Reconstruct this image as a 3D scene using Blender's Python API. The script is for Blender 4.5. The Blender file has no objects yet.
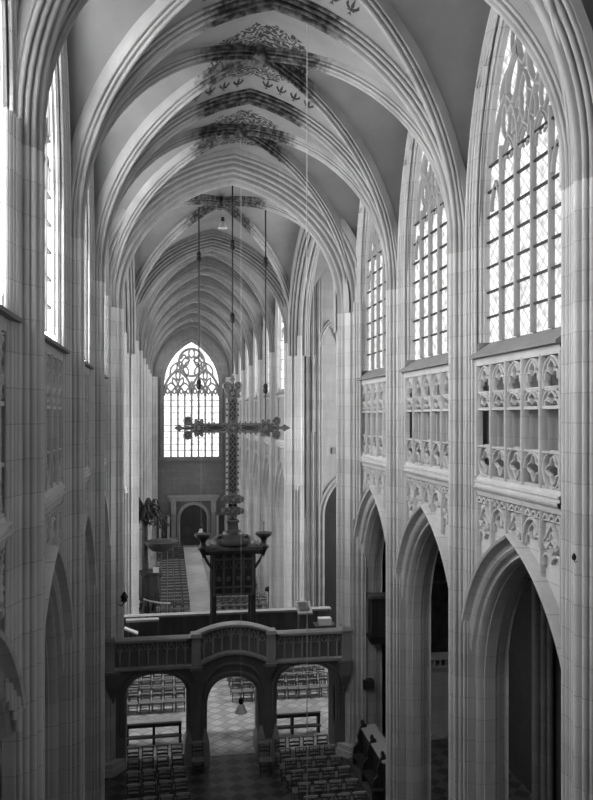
import bpy, math, random
from mathutils import Vector
random.seed(7)
S = bpy.context.scene
COL = S.collection
PI = math.pi

# ------------------------------------------------------------------ helpers
class MB:
    def __init__(s): s.v = []; s.f = []
    def add(s, vs, fs):
        o = len(s.v); s.v += [tuple(p) for p in vs]; s.f += [tuple(i + o for i in f) for f in fs]
    def box(s, a, b):
        x0, y0, z0 = a; x1, y1, z1 = b
        s.add([(x0,y0,z0),(x1,y0,z0),(x1,y1,z0),(x0,y1,z0),(x0,y0,z1),(x1,y0,z1),(x1,y1,z1),(x0,y1,z1)],
              [(0,3,2,1),(4,5,6,7),(0,1,5,4),(1,2,6,5),(2,3,7,6),(3,0,4,7)])
    def taper(s, c, w0, d0, w1, d1, z0, z1):
        x, y = c; v = []
        for w, d, z in ((w0,d0,z0),(w1,d1,z1)):
            v += [(x-w/2,y-d/2,z),(x+w/2,y-d/2,z),(x+w/2,y+d/2,z),(x-w/2,y+d/2,z)]
        s.add(v, [(0,3,2,1),(4,5,6,7),(0,1,5,4),(1,2,6,5),(2,3,7,6),(3,0,4,7)])
    def cyl(s, x, y, z0, z1, r, n=10, r1=None):
        r1 = r if r1 is None else r1; v = []
        for rr, z in ((r,z0),(r1,z1)):
            v += [(x+rr*math.cos(2*PI*i/n), y+rr*math.sin(2*PI*i/n), z) for i in range(n)]
        s.add(v, [(i,(i+1)%n,n+(i+1)%n,n+i) for i in range(n)] + [tuple(range(n-1,-1,-1)), tuple(range(n,2*n))])
    def lathe(s, c, prof, n=16, axis='z', sx=1.0):
        v = []; m = len(prof)
        for r, h in prof:
            for i in range(n):
                a = 2*PI*i/n; p, q = r*math.cos(a)*sx, r*math.sin(a)
                if axis == 'z': v.append((c[0]+p, c[1]+q, c[2]+h))
                else: v.append((c[0]+p, c[1]+h, c[2]+q))
        f = [(k*n+i, k*n+(i+1)%n, (k+1)*n+(i+1)%n, (k+1)*n+i) for k in range(m-1) for i in range(n)]
        f += [tuple(range(n-1,-1,-1)), tuple(range((m-1)*n, m*n))]
        s.add(v, f)
    def tube(s, pts, r, n=6, r1=None):
        pts = [Vector(p) for p in pts]; v = []; m = len(pts)
        for k, p in enumerate(pts):
            t = (pts[min(k+1,m-1)] - pts[max(k-1,0)]).normalized()
            up = Vector((0,0,1)) if abs(t.z) < .9 else Vector((1,0,0))
            a = t.cross(up).normalized(); b = t.cross(a)
            rr = r if r1 is None else r + (r1-r)*k/(m-1)
            v += [p + rr*(math.cos(2*PI*i/n)*a + math.sin(2*PI*i/n)*b) for i in range(n)]
        f = [(k*n+i, k*n+(i+1)%n, (k+1)*n+(i+1)%n, (k+1)*n+i) for k in range(m-1) for i in range(n)]
        f += [tuple(range(n-1,-1,-1)), tuple(range((m-1)*n, m*n))]
        s.add(v, f)
    def sweep(s, path, prof, mp, closed=False, cprof=False):
        """path in a plane (u,v); profile (n along the left normal, w out of the plane); mp(u,v,w)->xyz"""
        m = len(path); k = len(prof); v = []
        for i, (u, w) in enumerate(path):
            if closed: a, b = path[i-1], path[(i+1) % m]
            else: a, b = path[max(i-1,0)], path[min(i+1,m-1)]
            d1 = (u-a[0], w-a[1]); d2 = (b[0]-u, b[1]-w)
            l1 = math.hypot(*d1); l2 = math.hypot(*d2)
            if l1 < 1e-9: d1, l1 = d2, l2
            if l2 < 1e-9: d2, l2 = d1, l1
            n1 = (-d1[1]/l1, d1[0]/l1); n2 = (-d2[1]/l2, d2[0]/l2)
            nx, ny = n1[0]+n2[0], n1[1]+n2[1]; q = nx*nx+ny*ny
            if q < .25: nx, ny = n1
            else: nx, ny = 2*nx/q, 2*ny/q
            for (n, h) in prof: v.append(mp(u+nx*n, w+ny*n, h))
        f = []
        for i in range(m if closed else m-1):
            j = (i+1) % m
            for c in range(k if cprof else k-1):
                e = (c+1) % k
                f.append((i*k+c, j*k+c, j*k+e, i*k+e))
        if cprof and not closed: f += [tuple(range(k)), tuple((m-1)*k+c for c in range(k-1,-1,-1))]
        s.add(v, f)
    def prism(s, poly, mp, h0, h1):
        n = len(poly)
        s.add([mp(p[0],p[1],h0) for p in poly] + [mp(p[0],p[1],h1) for p in poly],
              [tuple(range(n)), tuple(range(2*n-1,n-1,-1))] + [(i,(i+1)%n,n+(i+1)%n,n+i) for i in range(n)])
    def build(s, name, mat, parent=None, smooth=True, loc=None):
        me = bpy.data.meshes.new(name); me.from_pydata(s.v, [], s.f); me.validate(); me.materials.append(mat)
        import bmesh
        bm = bmesh.new(); bm.from_mesh(me); bmesh.ops.recalc_face_normals(bm, faces=bm.faces); bm.to_mesh(me); bm.free()
        if smooth:
            me.polygons.foreach_set('use_smooth', [True]*len(me.polygons)); me.set_sharp_from_angle(angle=math.radians(38))
        o = bpy.data.objects.new(name, me); COL.objects.link(o)
        if parent:
            o.parent = parent
            L = Vector((0,0,0)); q = parent
            while q: L = L + q.location; q = q.parent
            # geometry is written in world coordinates: keep it there
            if loc is None and L.length > 0: me.transform(__import__('mathutils').Matrix.Translation(-L))
        return o
def thing(name, label, cat, loc=(0,0,0), group=None):
    o = bpy.data.objects.new(name, None); COL.objects.link(o); o.location = loc; o.empty_display_size = .1
    o['label'] = label; o['category'] = cat
    if group: o['group'] = group
    return o
def tag(o, label, cat, group=None, kind=None):
    o['label'] = label; o['category'] = cat
    if group: o['group'] = group
    if kind: o['kind'] = kind
    return o
def struct(o, label=None, cat=None):
    o['kind'] = 'structure'
    if label: o['label'] = label
    if cat: o['category'] = cat
    return o
def dup(root, loc, label, group, rz=0.0):
    r = root.copy(); COL.objects.link(r); r.location = loc; r.rotation_euler[2] = rz; r['label'] = label; r['group'] = group
    for ch in list(root.children):
        c = ch.copy(); COL.objects.link(c); c.parent = r
    return r
ORD = ['', 'first','second','third','fourth','fifth','sixth','seventh','eighth','ninth','tenth','eleventh','twelfth','thirteenth',
       'fourteenth','fifteenth','sixteenth','seventeenth','eighteenth','nineteenth','twentieth','twenty-first','twenty-second','twenty-third','twenty-fourth','twenty-fifth','twenty-sixth']

# ------------------------------------------------------------------ materials
def newmat(name):
    m = bpy.data.materials.new(name); m.use_nodes = True; nt = m.node_tree
    b = nt.nodes['Principled BSDF']; return m, nt, b
def N(nt, t, **kw):
    n = nt.nodes.new(t)
    for k, v in kw.items(): setattr(n, k, v)
    return n
def ramp(nt, fac, stops):
    r = N(nt, 'ShaderNodeValToRGB'); e = r.color_ramp.elements
    while len(e) < len(stops): e.new(.5)
    for el, (p, c) in zip(e, stops): el.position = p; el.color = (c, c, c, 1)
    nt.links.new(fac, r.inputs[0]); return r.outputs[0]
def math_n(nt, op, a, b=None, c=None):
    n = N(nt, 'ShaderNodeMath', operation=op)
    for i, x in enumerate((a, b, c)):
        if x is None: continue
        if isinstance(x, (int, float)): n.inputs[i].default_value = x
        else: nt.links.new(x, n.inputs[i])
    return n.outputs[0]
def mixc(nt, fac, a, b, mode='MIX'):
    n = N(nt, 'ShaderNodeMix', data_type='RGBA', blend_type=mode)
    for i, x in ((0, fac), (6, a), (7, b)):
        if isinstance(x, (int, float)):
            n.inputs[i].default_value = x if i == 0 else (x, x, x, 1)
        else: nt.links.new(x, n.inputs[i])
    return n.outputs[2]
def pos(nt): return N(nt, 'ShaderNodeNewGeometry').outputs['Position']
def sep(nt, v):
    n = N(nt, 'ShaderNodeSeparateXYZ'); nt.links.new(v, n.inputs[0]); return n.outputs
def comb(nt, x, y, z):
    n = N(nt, 'ShaderNodeCombineXYZ')
    for i, a in enumerate((x, y, z)):
        if isinstance(a, (int, float)): n.inputs[i].default_value = a
        else: nt.links.new(a, n.inputs[i])
    return n.outputs[0]
def noise(nt, vec, scale, detail=4, rough=.55):
    n = N(nt, 'ShaderNodeTexNoise'); n.inputs['Scale'].default_value = scale; n.inputs['Detail'].default_value = detail
    n.inputs['Roughness'].default_value = rough; nt.links.new(vec, n.inputs['Vector']); return n.outputs['Fac']
def stone(name, lo, hi, joint=.5, rowh=.42, width=1.1, mortar=.012, rough=.9, scale=.8):
    m, nt, b = newmat(name); p = pos(nt); x, y, z = sep(nt, p)
    f1 = noise(nt, p, scale, 6, .65); f2 = noise(nt, comb(nt, math_n(nt,'MULTIPLY',x,6), math_n(nt,'MULTIPLY',y,6), math_n(nt,'MULTIPLY',z,.5)), 1.0, 3)
    base = ramp(nt, math_n(nt, 'ADD', math_n(nt,'MULTIPLY',f1,.6), math_n(nt,'MULTIPLY',f2,.4)), [(.3, lo), (.7, hi)])
    if joint < 1:
        br = N(nt, 'ShaderNodeTexBrick'); br.offset = .37
        nt.links.new(comb(nt, math_n(nt,'ADD',x,math_n(nt,'MULTIPLY',y,1.0)), z, 0), br.inputs['Vector'])
        br.inputs['Scale'].default_value = 1; br.inputs['Mortar Size'].default_value = mortar; br.inputs['Mortar Smooth'].default_value = .3
        br.inputs['Brick Width'].default_value = width; br.inputs['Row Height'].default_value = rowh
        br.inputs['Color1'].default_value = (1,1,1,1); br.inputs['Color2'].default_value = (.86,.86,.86,1); br.inputs['Mortar'].default_value = (joint,)*3+(1,)
        base = mixc(nt, 1.0, base, br.outputs['Color'], 'MULTIPLY')
    nt.links.new(base, b.inputs['Base Color']); b.inputs['Roughness'].default_value = rough
    bp = N(nt, 'ShaderNodeBump'); bp.inputs['Strength'].default_value = .12; bp.inputs['Distance'].default_value = .02
    nt.links.new(noise(nt, p, 14, 4), bp.inputs['Height']); nt.links.new(bp.outputs[0], b.inputs['Normal'])
    return m
def plain(name, lo, hi, scale=3, rough=.6, metal=0.0, stretch=None):
    m, nt, b = newmat(name); tc = N(nt, 'ShaderNodeTexCoord').outputs['Object']
    if stretch:
        x, y, z = sep(nt, tc); tc = comb(nt, math_n(nt,'MULTIPLY',x,stretch[0]), math_n(nt,'MULTIPLY',y,stretch[1]), math_n(nt,'MULTIPLY',z,stretch[2]))
    nt.links.new(ramp(nt, noise(nt, tc, scale, 4), [(.3, lo), (.7, hi)]), b.inputs['Base Color'])
    b.inputs['Roughness'].default_value = rough; b.inputs['Metallic'].default_value = metal
    return m
M_STONE = stone('pale_ashlar', .42, .6, .72, .5, 60, .012)
M_WALL = stone('pale_wall_ashlar', .44, .62, .7, .45, 1.2, .01)
M_NAVE = stone('pale_nave_ashlar', .48, .66, .8, .6, 60, .014)
M_TRAC = stone('carved_stone_backlit_tone', .24, .36, 1.0)  # carved stone, darkened in colour to imitate tracery seen against the light
M_SILL = stone('dark_sill_stone', .16, .24, 1.0)  # dark grey stone, deeper in tone than the walls
M_PANEL = stone('recessed_panel_stone', .42, .58, .8)
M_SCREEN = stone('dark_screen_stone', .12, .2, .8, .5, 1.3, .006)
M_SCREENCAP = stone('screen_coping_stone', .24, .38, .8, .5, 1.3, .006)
M_AISLE = stone('shaded_aisle_stone', .025, .045, .7)  # near-black base colour stands in for the unlit gloom of the aisles
M_AISLES = stone('shaded_aisle_shaft_stone', .11, .17, .7, .5, 60)  # shaft stone darkened in colour too, for the aisle shade
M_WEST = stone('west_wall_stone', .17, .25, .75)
M_FAR = stone('transept_stone', .3, .42, .8, .5, 1.4, .01)
M_WOOD = plain('dark_oak', .012, .035, 5, .55, 0, (1,1,.15))
M_OAK = plain('stained_oak', .05, .1, 5, .5, 0, (1,1,.15))
M_CHAIR = plain('chair_wood', .05, .1, 6, .4)
M_RAIL = plain('lit_rail_wood', .35, .5, 6, .32)  # pale colour imitates light catching the rails
M_RUSH = plain('rush_seat', .1, .2, 30, .8)
M_BENCHTOP = plain('pale_bench_top', .3, .45, 4, .4, 0, (.3,6,1))  # pale wood for bench, desk and stall tops
M_GILT = plain('dull_gilding', .1, .24, 9, .6, .1)
M_GILTDARK = plain('carved_dark_gilding', .025, .08, 14, .5, .2)
M_IRON = plain('black_iron', .015, .03, 8, .5, .6)
M_ROPE = plain('pale_rope', .35, .48, 8, .8)
M_PAPER = plain('paper', .6, .75, 3, .8)
M_SHADE = plain('enamel_shade', .45, .6, 3, .3)
M_LEAF = plain('dark_carved_leaf', .015, .06, 4, .6)
M_CARPET = plain('runner', .5, .6, 1.5, .9)
M_PICT = plain('darkened_painting', .008, .05, 2.5, .4)
M_DOOR = plain('west_door_oak', .02, .045, 5, .6, 0, (6,1,.3))

XC, HALF = 2.4, 4.575          # choir axis and half width at the wall plane
XN, NHALF = 2.3, 4.15          # nave
PY = [6.69, 11.72, 17.43, 22.80, 28.2]
CY = [9.375, 14.745, 20.115, 25.49]
NY = [40.1 + 6.0*i for i in range(7)]
SPR, APX = 16.8, 22.35
A0, H0 = 4.2, 5.3
R0 = (A0*A0+H0*H0)/(2*A0); C0 = R0-A0
def pf(t): return math.sqrt(max(R0*R0-(min(abs(t),1)*A0+C0)**2, 0))/H0*(1/ (math.sqrt(R0*R0-C0*C0)/H0))
def tsamp(n):                     # parameters in [0,1], denser near 1
    return [math.sin(PI/2*i/n)**.9 if i else 0.0 for i in range(n+1)]

# plaster of the vault with painted scrollwork round the keystones
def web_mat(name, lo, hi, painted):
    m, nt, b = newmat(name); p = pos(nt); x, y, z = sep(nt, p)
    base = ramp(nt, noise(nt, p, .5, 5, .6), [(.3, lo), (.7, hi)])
    if painted:
        dx = math_n(nt, 'SUBTRACT', x, XC)
        dy = math_n(nt, 'SUBTRACT', math_n(nt, 'WRAP', y, 28.175+.0, 28.175-5.37), 25.49)
        r = math_n(nt, 'SQRT', math_n(nt,'ADD', math_n(nt,'MULTIPLY',dx,dx), math_n(nt,'MULTIPLY',dy,dy)))
        ed = math_n(nt, 'ADD', r, math_n(nt, 'MULTIPLY', math_n(nt,'SUBTRACT',noise(nt, p, 3.5, 2),.5), .7))
        mask = ramp(nt, ed, [(.0, 1), (1.0, 1)]); mask = math_n(nt, 'LESS_THAN', ed, 1.45)
        w = N(nt, 'ShaderNodeTexWave', wave_type='RINGS'); w.inputs['Scale'].default_value = 1.9; w.inputs['Distortion'].default_value = 15
        w.inputs['Detail'].default_value = 1; w.inputs['Detail Scale'].default_value = 2.2; nt.links.new(p, w.inputs['Vector'])
        scroll = math_n(nt, 'GREATER_THAN', w.outputs['Fac'], .32)
        base = mixc(nt, math_n(nt,'MULTIPLY',mask,scroll), base, .03)
    nt.links.new(base, b.inputs['Base Color']); b.inputs['Roughness'].default_value = .95
    return m
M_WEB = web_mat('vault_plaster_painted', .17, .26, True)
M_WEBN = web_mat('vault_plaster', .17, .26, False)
def rib_mat(name, half):
    m, nt, b = newmat(name); p = pos(nt); x, y, z = sep(nt, p)
    base = ramp(nt, noise(nt, p, .9, 5), [(.3, .25), (.7, .39)])
    w = N(nt, 'ShaderNodeTexWave', bands_direction='DIAGONAL'); w.inputs['Scale'].default_value = .01
    dx = math_n(nt, 'ABSOLUTE', math_n(nt, 'SUBTRACT', x, XC))
    ed = math_n(nt, 'ADD', dx, math_n(nt, 'MULTIPLY', math_n(nt,'SUBTRACT',noise(nt, p, 7, 3),.5), .9))
    ch = ramp(nt, noise(nt, p, 6, 1), [(.42, .02), (.62, .1)])
    mk = ramp(nt, math_n(nt, 'MULTIPLY', ed, .5), [((half-.22)*.5, 1), ((half+.22)*.5, 0)])
    base = mixc(nt, mk, base, ch)
    nt.links.new(base, b.inputs['Base Color']); b.inputs['Roughness'].default_value = .9
    return m
M_RIBP = rib_mat('rib_stone_painted', 1.5)
M_RIB = stone('rib_stone', .25, .39, 1.0)
M_RIBN = stone('nave_rib_stone_backlit_tone', .16, .27, 1.0)  # rib stone darkened in colour to mimic backlit soffits down the nave

def glass_mat(name, strength, lead, sc):
    m, nt, b = newmat(name); p = pos(nt); x, y, z = sep(nt, p)
    u = math_n(nt, 'ADD', x, y)
    a = math_n(nt, 'PINGPONG', math_n(nt, 'ADD', math_n(nt,'MULTIPLY',u,sc), math_n(nt,'MULTIPLY',z,sc)), .5)
    c = math_n(nt, 'PINGPONG', math_n(nt, 'SUBTRACT', math_n(nt,'MULTIPLY',u,sc), math_n(nt,'MULTIPLY',z,sc)), .5)
    ln = math_n(nt, 'LESS_THAN', math_n(nt, 'MINIMUM', a, c), .07)
    v = N(nt, 'ShaderNodeTexVoronoi'); v.inputs['Scale'].default_value = sc*1.3; nt.links.new(p, v.inputs['Vector'])
    base = ramp(nt, v.outputs['Distance'], [(.1, .42), (.5, 1.0)])
    col = mixc(nt, math_n(nt, 'MULTIPLY', ln, lead), base, .3)
    nt.links.new(col, b.inputs['Emission Color']); b.inputs['Emission Strength'].default_value = strength
    b.inputs['Base Color'].default_value = (.1,.1,.1,1); b.inputs['Roughness'].default_value = .3
    return m
M_GLASS = glass_mat('leaded_glass', 1.0, .7, 3.0)
M_GLASSL = glass_mat('leaded_glass_bright', 14.0, .3, 3.2)
M_GLASSN = glass_mat('leaded_glass_nave', 4.0, .1, 2.0)
M_GLASST = glass_mat('leaded_glass_transept', 12.0, .1, 2.0)
M_GLASSW = glass_mat('leaded_glass_west', 1.7, .05, 2.0)

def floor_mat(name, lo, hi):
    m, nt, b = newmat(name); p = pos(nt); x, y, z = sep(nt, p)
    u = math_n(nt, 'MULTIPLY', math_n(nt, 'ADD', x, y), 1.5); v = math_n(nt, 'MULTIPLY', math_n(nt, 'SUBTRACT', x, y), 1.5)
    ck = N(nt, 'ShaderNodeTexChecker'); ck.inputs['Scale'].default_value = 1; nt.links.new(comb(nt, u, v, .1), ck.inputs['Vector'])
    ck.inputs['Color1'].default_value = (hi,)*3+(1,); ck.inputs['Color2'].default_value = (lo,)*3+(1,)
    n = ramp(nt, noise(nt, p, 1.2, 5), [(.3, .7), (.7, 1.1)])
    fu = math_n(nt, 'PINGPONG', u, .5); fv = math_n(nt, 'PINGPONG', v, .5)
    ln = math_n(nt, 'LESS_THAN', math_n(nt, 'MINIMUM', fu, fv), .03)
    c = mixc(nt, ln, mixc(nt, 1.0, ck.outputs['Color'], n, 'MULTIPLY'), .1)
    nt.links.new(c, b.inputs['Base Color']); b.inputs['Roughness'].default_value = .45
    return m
M_FLOOR = floor_mat('pale_tile_floor', .33, .44)
M_FLOORC = floor_mat('shaded_tile_floor', .045, .11)  # choir tiles darkened in colour to imitate shade on the floor

# ------------------------------------------------------------------ setting: floor, roof, outer walls
def boxobj(name, mat, a, b, parent=None):
    m = MB(); m.box(a, b); return m.build(name, mat, parent, smooth=False)
struct(boxobj('floor', M_FLOOR, (-16,28.6,-.3), (20,78,0)))
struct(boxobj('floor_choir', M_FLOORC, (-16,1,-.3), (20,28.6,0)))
struct(boxobj('light_seal_slab', M_AISLE, (-16,5.5,23.0), (20,78,23.3)))  # unseen slab added over the vaults to stop sky light leaking in
struct(boxobj('wall_light_block_east', M_STONE, (-8,3.0,0), (13,3.4,8.6)))  # unseen wall added to keep low daylight out of the choir

# path of the arcade arch in (y,z), left to right
def arch_path(a, spring, rise, z0, n=14):
    R = (a*a+rise*rise)/(2*a); c = R-a; p = [(-a, z0)]
    for i in range(n+1):
        ang = math.atan2(rise, c)*i/n
        p.append((c-R*math.cos(ang), spring+R*math.sin(ang)))
    q = [(-y, z) for y, z in p[:-1]][::-1]
    return p + q
def arch_z(a, spring, rise, n):     # height of the curve offset outward by n
    R = (a*a+rise*rise)/(2*a); c = R-a; R += n
    return lambda y: spring + math.sqrt(max(R*R-(abs(y)+c)**2, 0)) if abs(y) < a+n else 0.0
def lancet_path(a, spring, apex, z0, n=14):
    ts = tsamp(n); p = [(-a, z0)] + [(-a*t, spring+(apex-spring)*pf(t)) for t in ts[::-1]]
    return p + [(-y, z) for y, z in p[:-1]][::-1]
def barprof(w, d0, d1): return [(-w/2,d1),(-w/2,d0+w*.45),(-w*.18,d0),(w*.18,d0),(w/2,d0+w*.45),(w/2,d1)]
def vesica(cx, cz, w, h, rot=0, n=8):
    a, b = w/2, h/2; R = (a*a+b*b)/(2*a); c = R-a; th = math.asin(b/R); pts = []
    for i in range(n+1): t = -th+2*th*i/n; pts.append((R*math.cos(t)-c, R*math.sin(t)))
    for i in range(1, n): t = -th+2*th*i/n; pts.append((-(R*math.cos(t)-c), -R*math.sin(t)))
    cr, sr = math.cos(rot), math.sin(rot)
    return [(cx+x*cr-y*sr, cz+x*sr+y*cr) for x, y in pts]
def head(cx, z, w, h, n=7):
    a = w/2; R = (a*a+h*h)/(2*a); c = R-a; p = []
    for i in range(n+1):
        ang = math.atan2(h, c)*i/n; p.append((cx+c-R*math.cos(ang), z+R*math.sin(ang)))
    return p + [(2*cx-y, q) for y, q in p[:-1]][::-1]
def trefoil_head(cx, z, w, h):
    p = [(-.5,0),(-.5,.25),(-.44,.42),(-.3,.46),(-.2,.4),(-.3,.62),(-.2,.8),(0,1)]
    p = p + [(-x, y) for x, y in p[:-1]][::-1]
    return [(cx+x*w, z+y*h) for x, y in p]
def quatre(cx, cz, r, n=24, k=4, ph=0): return [(cx+r*(1+.28*math.cos(k*(2*PI*i/n)+ph))*math.cos(2*PI*i/n), cz+r*(1+.28*math.cos(k*(2*PI*i/n)+ph))*math.sin(2*PI*i/n)) for i in range(n)]

# one bay side: s=+1 right, -1 left
def mapper(xc, half, s, yc): return lambda u, v, w: (xc+s*(half+w), yc+u, v)

def tracery(mb, mp, hw, nl, zs, spring, apex, d0=.1, d1=.4, rich=True):
    B = barprof(.11, d0, d1); B2 = barprof(.07, d0+.02, d1-.02); W = 2*hw/nl
    ol = lambda y: spring+(apex-spring)*pf(y/hw)
    for i in range(1, nl):
        y = -hw+W*i; mb.sweep([(y, zs), (y, min(18.55, ol(y)))], B, mp, cprof=True)
    for i in range(nl):
        y = -hw+W*(i+.5); edge = i in (0, nl-1)
        if edge: mb.sweep(head(y*.95, 17.25, W*.62, .6), B2, mp, cprof=True)
        else:
            mb.sweep(head(y, 18.05, W*.95, .62), B2, mp, cprof=True)
            mb.sweep(trefoil_head(y, 18.0, W*.74, .55), barprof(.05,d0+.04,d1-.02), mp, cprof=True)
    if not rich: return
    for s in (-1, 1):                                   # sub-arches over the outer pairs, curling to the middle
        y0 = s*(hw-W); mb.sweep(head(y0*.78, 18.3, 1.7*W, 1.3, 9), B, mp, cprof=True)
        mb.sweep(vesica(y0*.78, 19.0, .34, .8, -s*.1), B2, mp, closed=True, cprof=True)
        mb.sweep(vesica(s*.5, 19.75, .55, 1.3, s*.35), B, mp, closed=True, cprof=True)
        mb.sweep(vesica(s*.9, 19.8, .28, .7, s*.6), B2, mp, closed=True, cprof=True)
        mb.sweep(vesica(s*.33, 18.95, .3, .75, s*.45), B2, mp, closed=True, cprof=True)
        mb.sweep(vesica(s*.36, 20.75, .34, .8, s*.5), B2, mp, closed=True, cprof=True)
    mb.sweep(vesica(0, 20.45, .55, 1.15), B, mp, closed=True, cprof=True)
    mb.sweep(vesica(0, 19.2, .36, 1.0), B2, mp, closed=True, cprof=True)

WN = [0]
def window(s, xc, half, yc, hw, nl, glass, rich, mat):
    WN[0] += 1
    zs, spring, apex = 14.3, 16.8, 21.7; mp = mapper(xc, half, s, yc)
    path = lancet_path(hw, spring, apex, zs)
    g = MB(); n = len(path); g.add([mp(u, v, .3) for u, v in path], [tuple(range(n))])
    g = g.build('window_%d' % WN[0], glass, smooth=False); struct(g)
    j = MB(); j.sweep(path, [(0,.33),(0,.18),(.05,.14),(.02,.1),(.08,.05),(.13,.05),(.14,.0),(.19,-.03),(.24,-.03),(.28,.06)], mp)
    j.build('window_jamb', mat, g)
    t = MB(); tracery(t, mp, hw, nl, zs, spring, apex, .19, .31, rich); t.build('tracery', M_TRAC, g)
    b = MB(); W = 2*hw/nl
    for k in range(7):
        z = 14.3+.57*(k+1)
        b.sweep([(-hw, z), (hw, z)], [(-.022,.23),(-.022,.29),(.022,.29),(.022,.23)], mp, cprof=True)
    b.build('saddle_bars', M_IRON, g)
    sl = MB(); sl.prism([(-.14,13.93),(-.14,13.99),(.34,14.32),(.34,13.93)], lambda a, z, y: mp(y, z, a), -hw-.16, hw+.16)
    sl.build('window_sill', M_SILL, g, smooth=False)
    return g

AA, ASP, ARI = 2.2, 6.4, 3.25
def bay(s, xc, half, yc, bh, wall, wname, fine, mat, glass, matT):
    """wall mesh piece + parts: arch mouldings, triforium, spandrel tracery, string course"""
    mp = mapper(xc, half, s, yc); sc = bh/2.685; aa = bh-.485
    path = arch_path(aa, ASP, ARI, 0)
    m = MB(); m.sweep(path, [(.52,.1),(.52,-.12),(.49,-.18),(.44,-.15),(.4,.02),(.3,.05),(.25,.01),(.2,.06),(.19,.16),(.11,.17),(.07,.14),(.03,.2),(.02,.32),(0,.34),(0,.6),(.06,.62),(.05,.7),(.12,.74),(.18,.72),(.2,.9)], mp)
    m.build('arcade_arch', mat, wall)
    ext = arch_z(aa, ASP, ARI, .5); inn = arch_z(aa, ASP, ARI, .0)
    hw = 1.9*sc if fine else bh-.8
    # spandrel wall (front skin recessed .1, back skin .9) as columns
    w = MB(); ys = sorted(set([-bh+2*bh*i/40 for i in range(41)] + [-hw, hw]))
    def col(y0, y1, za, zb, za2, zb2, d):
        w.add([mp(y0,za,d), mp(y1,za2,d), mp(y1,zb2,d), mp(y0,zb,d)], [(0,1,2,3)])
    lan = lambda y: 16.8+(21.7-16.8)*pf(y/(hw-.06)) + .15 if abs(y) < hw else 0
    for y0, y1 in zip(ys[:-1], ys[1:]):
        e0, e1 = max(ext(y0)-.05, 0), max(ext(y1)-.05, 0)
        i0, i1 = max(inn(y0), 0) + .1, max(inn(y1), 0)+.1
        if abs(y0+y1)/2 > aa: i0 = i1 = 0
        if abs(y0+y1)/2 > aa+.45: e0 = e1 = 0
        col(y0, y1, e0, 11.1, e1, 11.1, .1)
        col(y0, y1, i0, 22.9, i1, 22.9, .9)
        ym = (y0+y1)/2
        if abs(ym) > hw: col(y0, y1, 11.0, 22.9, 11.0, 22.9, .05)
        else:
            l0, l1 = lan(y0 if abs(y0)<hw else hw*.999), lan(y1 if abs(y1)<hw else hw*.999)
            col(y0, y1, l0, 22.9, l1, 22.9, .05)
            col(y0, y1, 11.0, 14.0, 11.0, 14.0, .5)
    # string course and sill band
    st = MB(); pr = [(10.8,.1),(10.82,.02),(10.93,.0),(10.96,-.05),(11.0,-.07),(11.04,-.07),(11.05,-.02),(11.1,-.02),(11.12,-.05),(11.16,-.05),(11.18,.0),(11.25,.02),(11.27,.1)]
    st.sweep([(-hw-.03, 0), (hw+.03, 0)], [(a, b) for a, b in pr], lambda u, v, d: mp(u, v, d))
    st.sweep([(-hw-.03, 0), (hw+.03, 0)], [(13.76,.14),(13.76,0),(13.93,-.02),(13.95,-.02),(13.95,.14)], lambda u, v, d: mp(u, v, d))
    st.build('string_course', mat, wall)
    np_ = 5; W = 2*hw/np_
    tr = MB(); B = barprof(.085, -.02, .14); B2 = barprof(.055, .02, .13)
    if fine:
        for i in range(np_+1): tr.sweep([(-hw+W*i, 11.25), (-hw+W*i, 13.8)], B, mp, cprof=True)
        for z in (11.27, 11.93, 13.15): tr.sweep([(-hw, z), (hw, z)], B2, mp, cprof=True)
        tr.sweep([(-hw, 12.78), (hw, 12.78)], [(-.03,.02),(-.03,.45),(.03,.45),(.03,.02)], mp, cprof=True)
        for i in range(np_):
            y = -hw+W*(i+.5)
            tr.sweep(head(y, 13.32, W*.9, .42), B2, mp, cprof=True); tr.sweep(head(y, 13.32, W*.9, -.2), B2, mp, cprof=True)
            tr.sweep(trefoil_head(y, 13.3, W*.62, .38), B2, mp, cprof=True)
            tr.sweep(head(y, 12.8, W*.9, .33), B2, mp, cprof=True)
            tr.sweep(trefoil_head(y, 12.78, W*.66, .3), B2, mp, cprof=True)
            q = vesica(y, 11.6, W*.86, .72) if i % 2 == 0 else head(y, 11.58, W*.88, .32)
            tr.sweep(q, B2, mp, closed=(i % 2 == 0), cprof=True)
            tr.sweep(quatre(y, 11.6, W*.27), barprof(.05,.05,.13), mp, closed=True, cprof=True)
            # panel fields behind: solid below, splayed reveals
            tr.sweep([(y, 11.28), (y, 11.9)], barprof(W*.3,.18,.48), mp, cprof=True)
            tr.sweep([(y-W*.28, 11.95), (y-W*.28, 13.1)], barprof(W*.25,.22,.48), mp, cprof=True)
            tr.sweep([(y-W*.18, 13.18), (y-W*.18, 13.7)], barprof(W*.4,.24,.48), mp, cprof=True)
    else:
        for i in range(np_+1): tr.sweep([(-hw+W*i, 11.25), (-hw+W*i, 13.8)], barprof(.12,-.02,.14), mp, cprof=True)
        tr.sweep([(-hw, 12.6), (hw, 12.6)], B2, mp, cprof=True)
    tr.build('blind_triforium', matT, wall)
    # spandrel panels
    sp = MB()
    for i in range(np_+1):
        y = -hw+W*i; z = max(ext(y)-.02, 8.4)
        if z < 10.7: sp.sweep([(y, z), (y, 10.8)], barprof(.08,.0,.12), mp, cprof=True)
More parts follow.
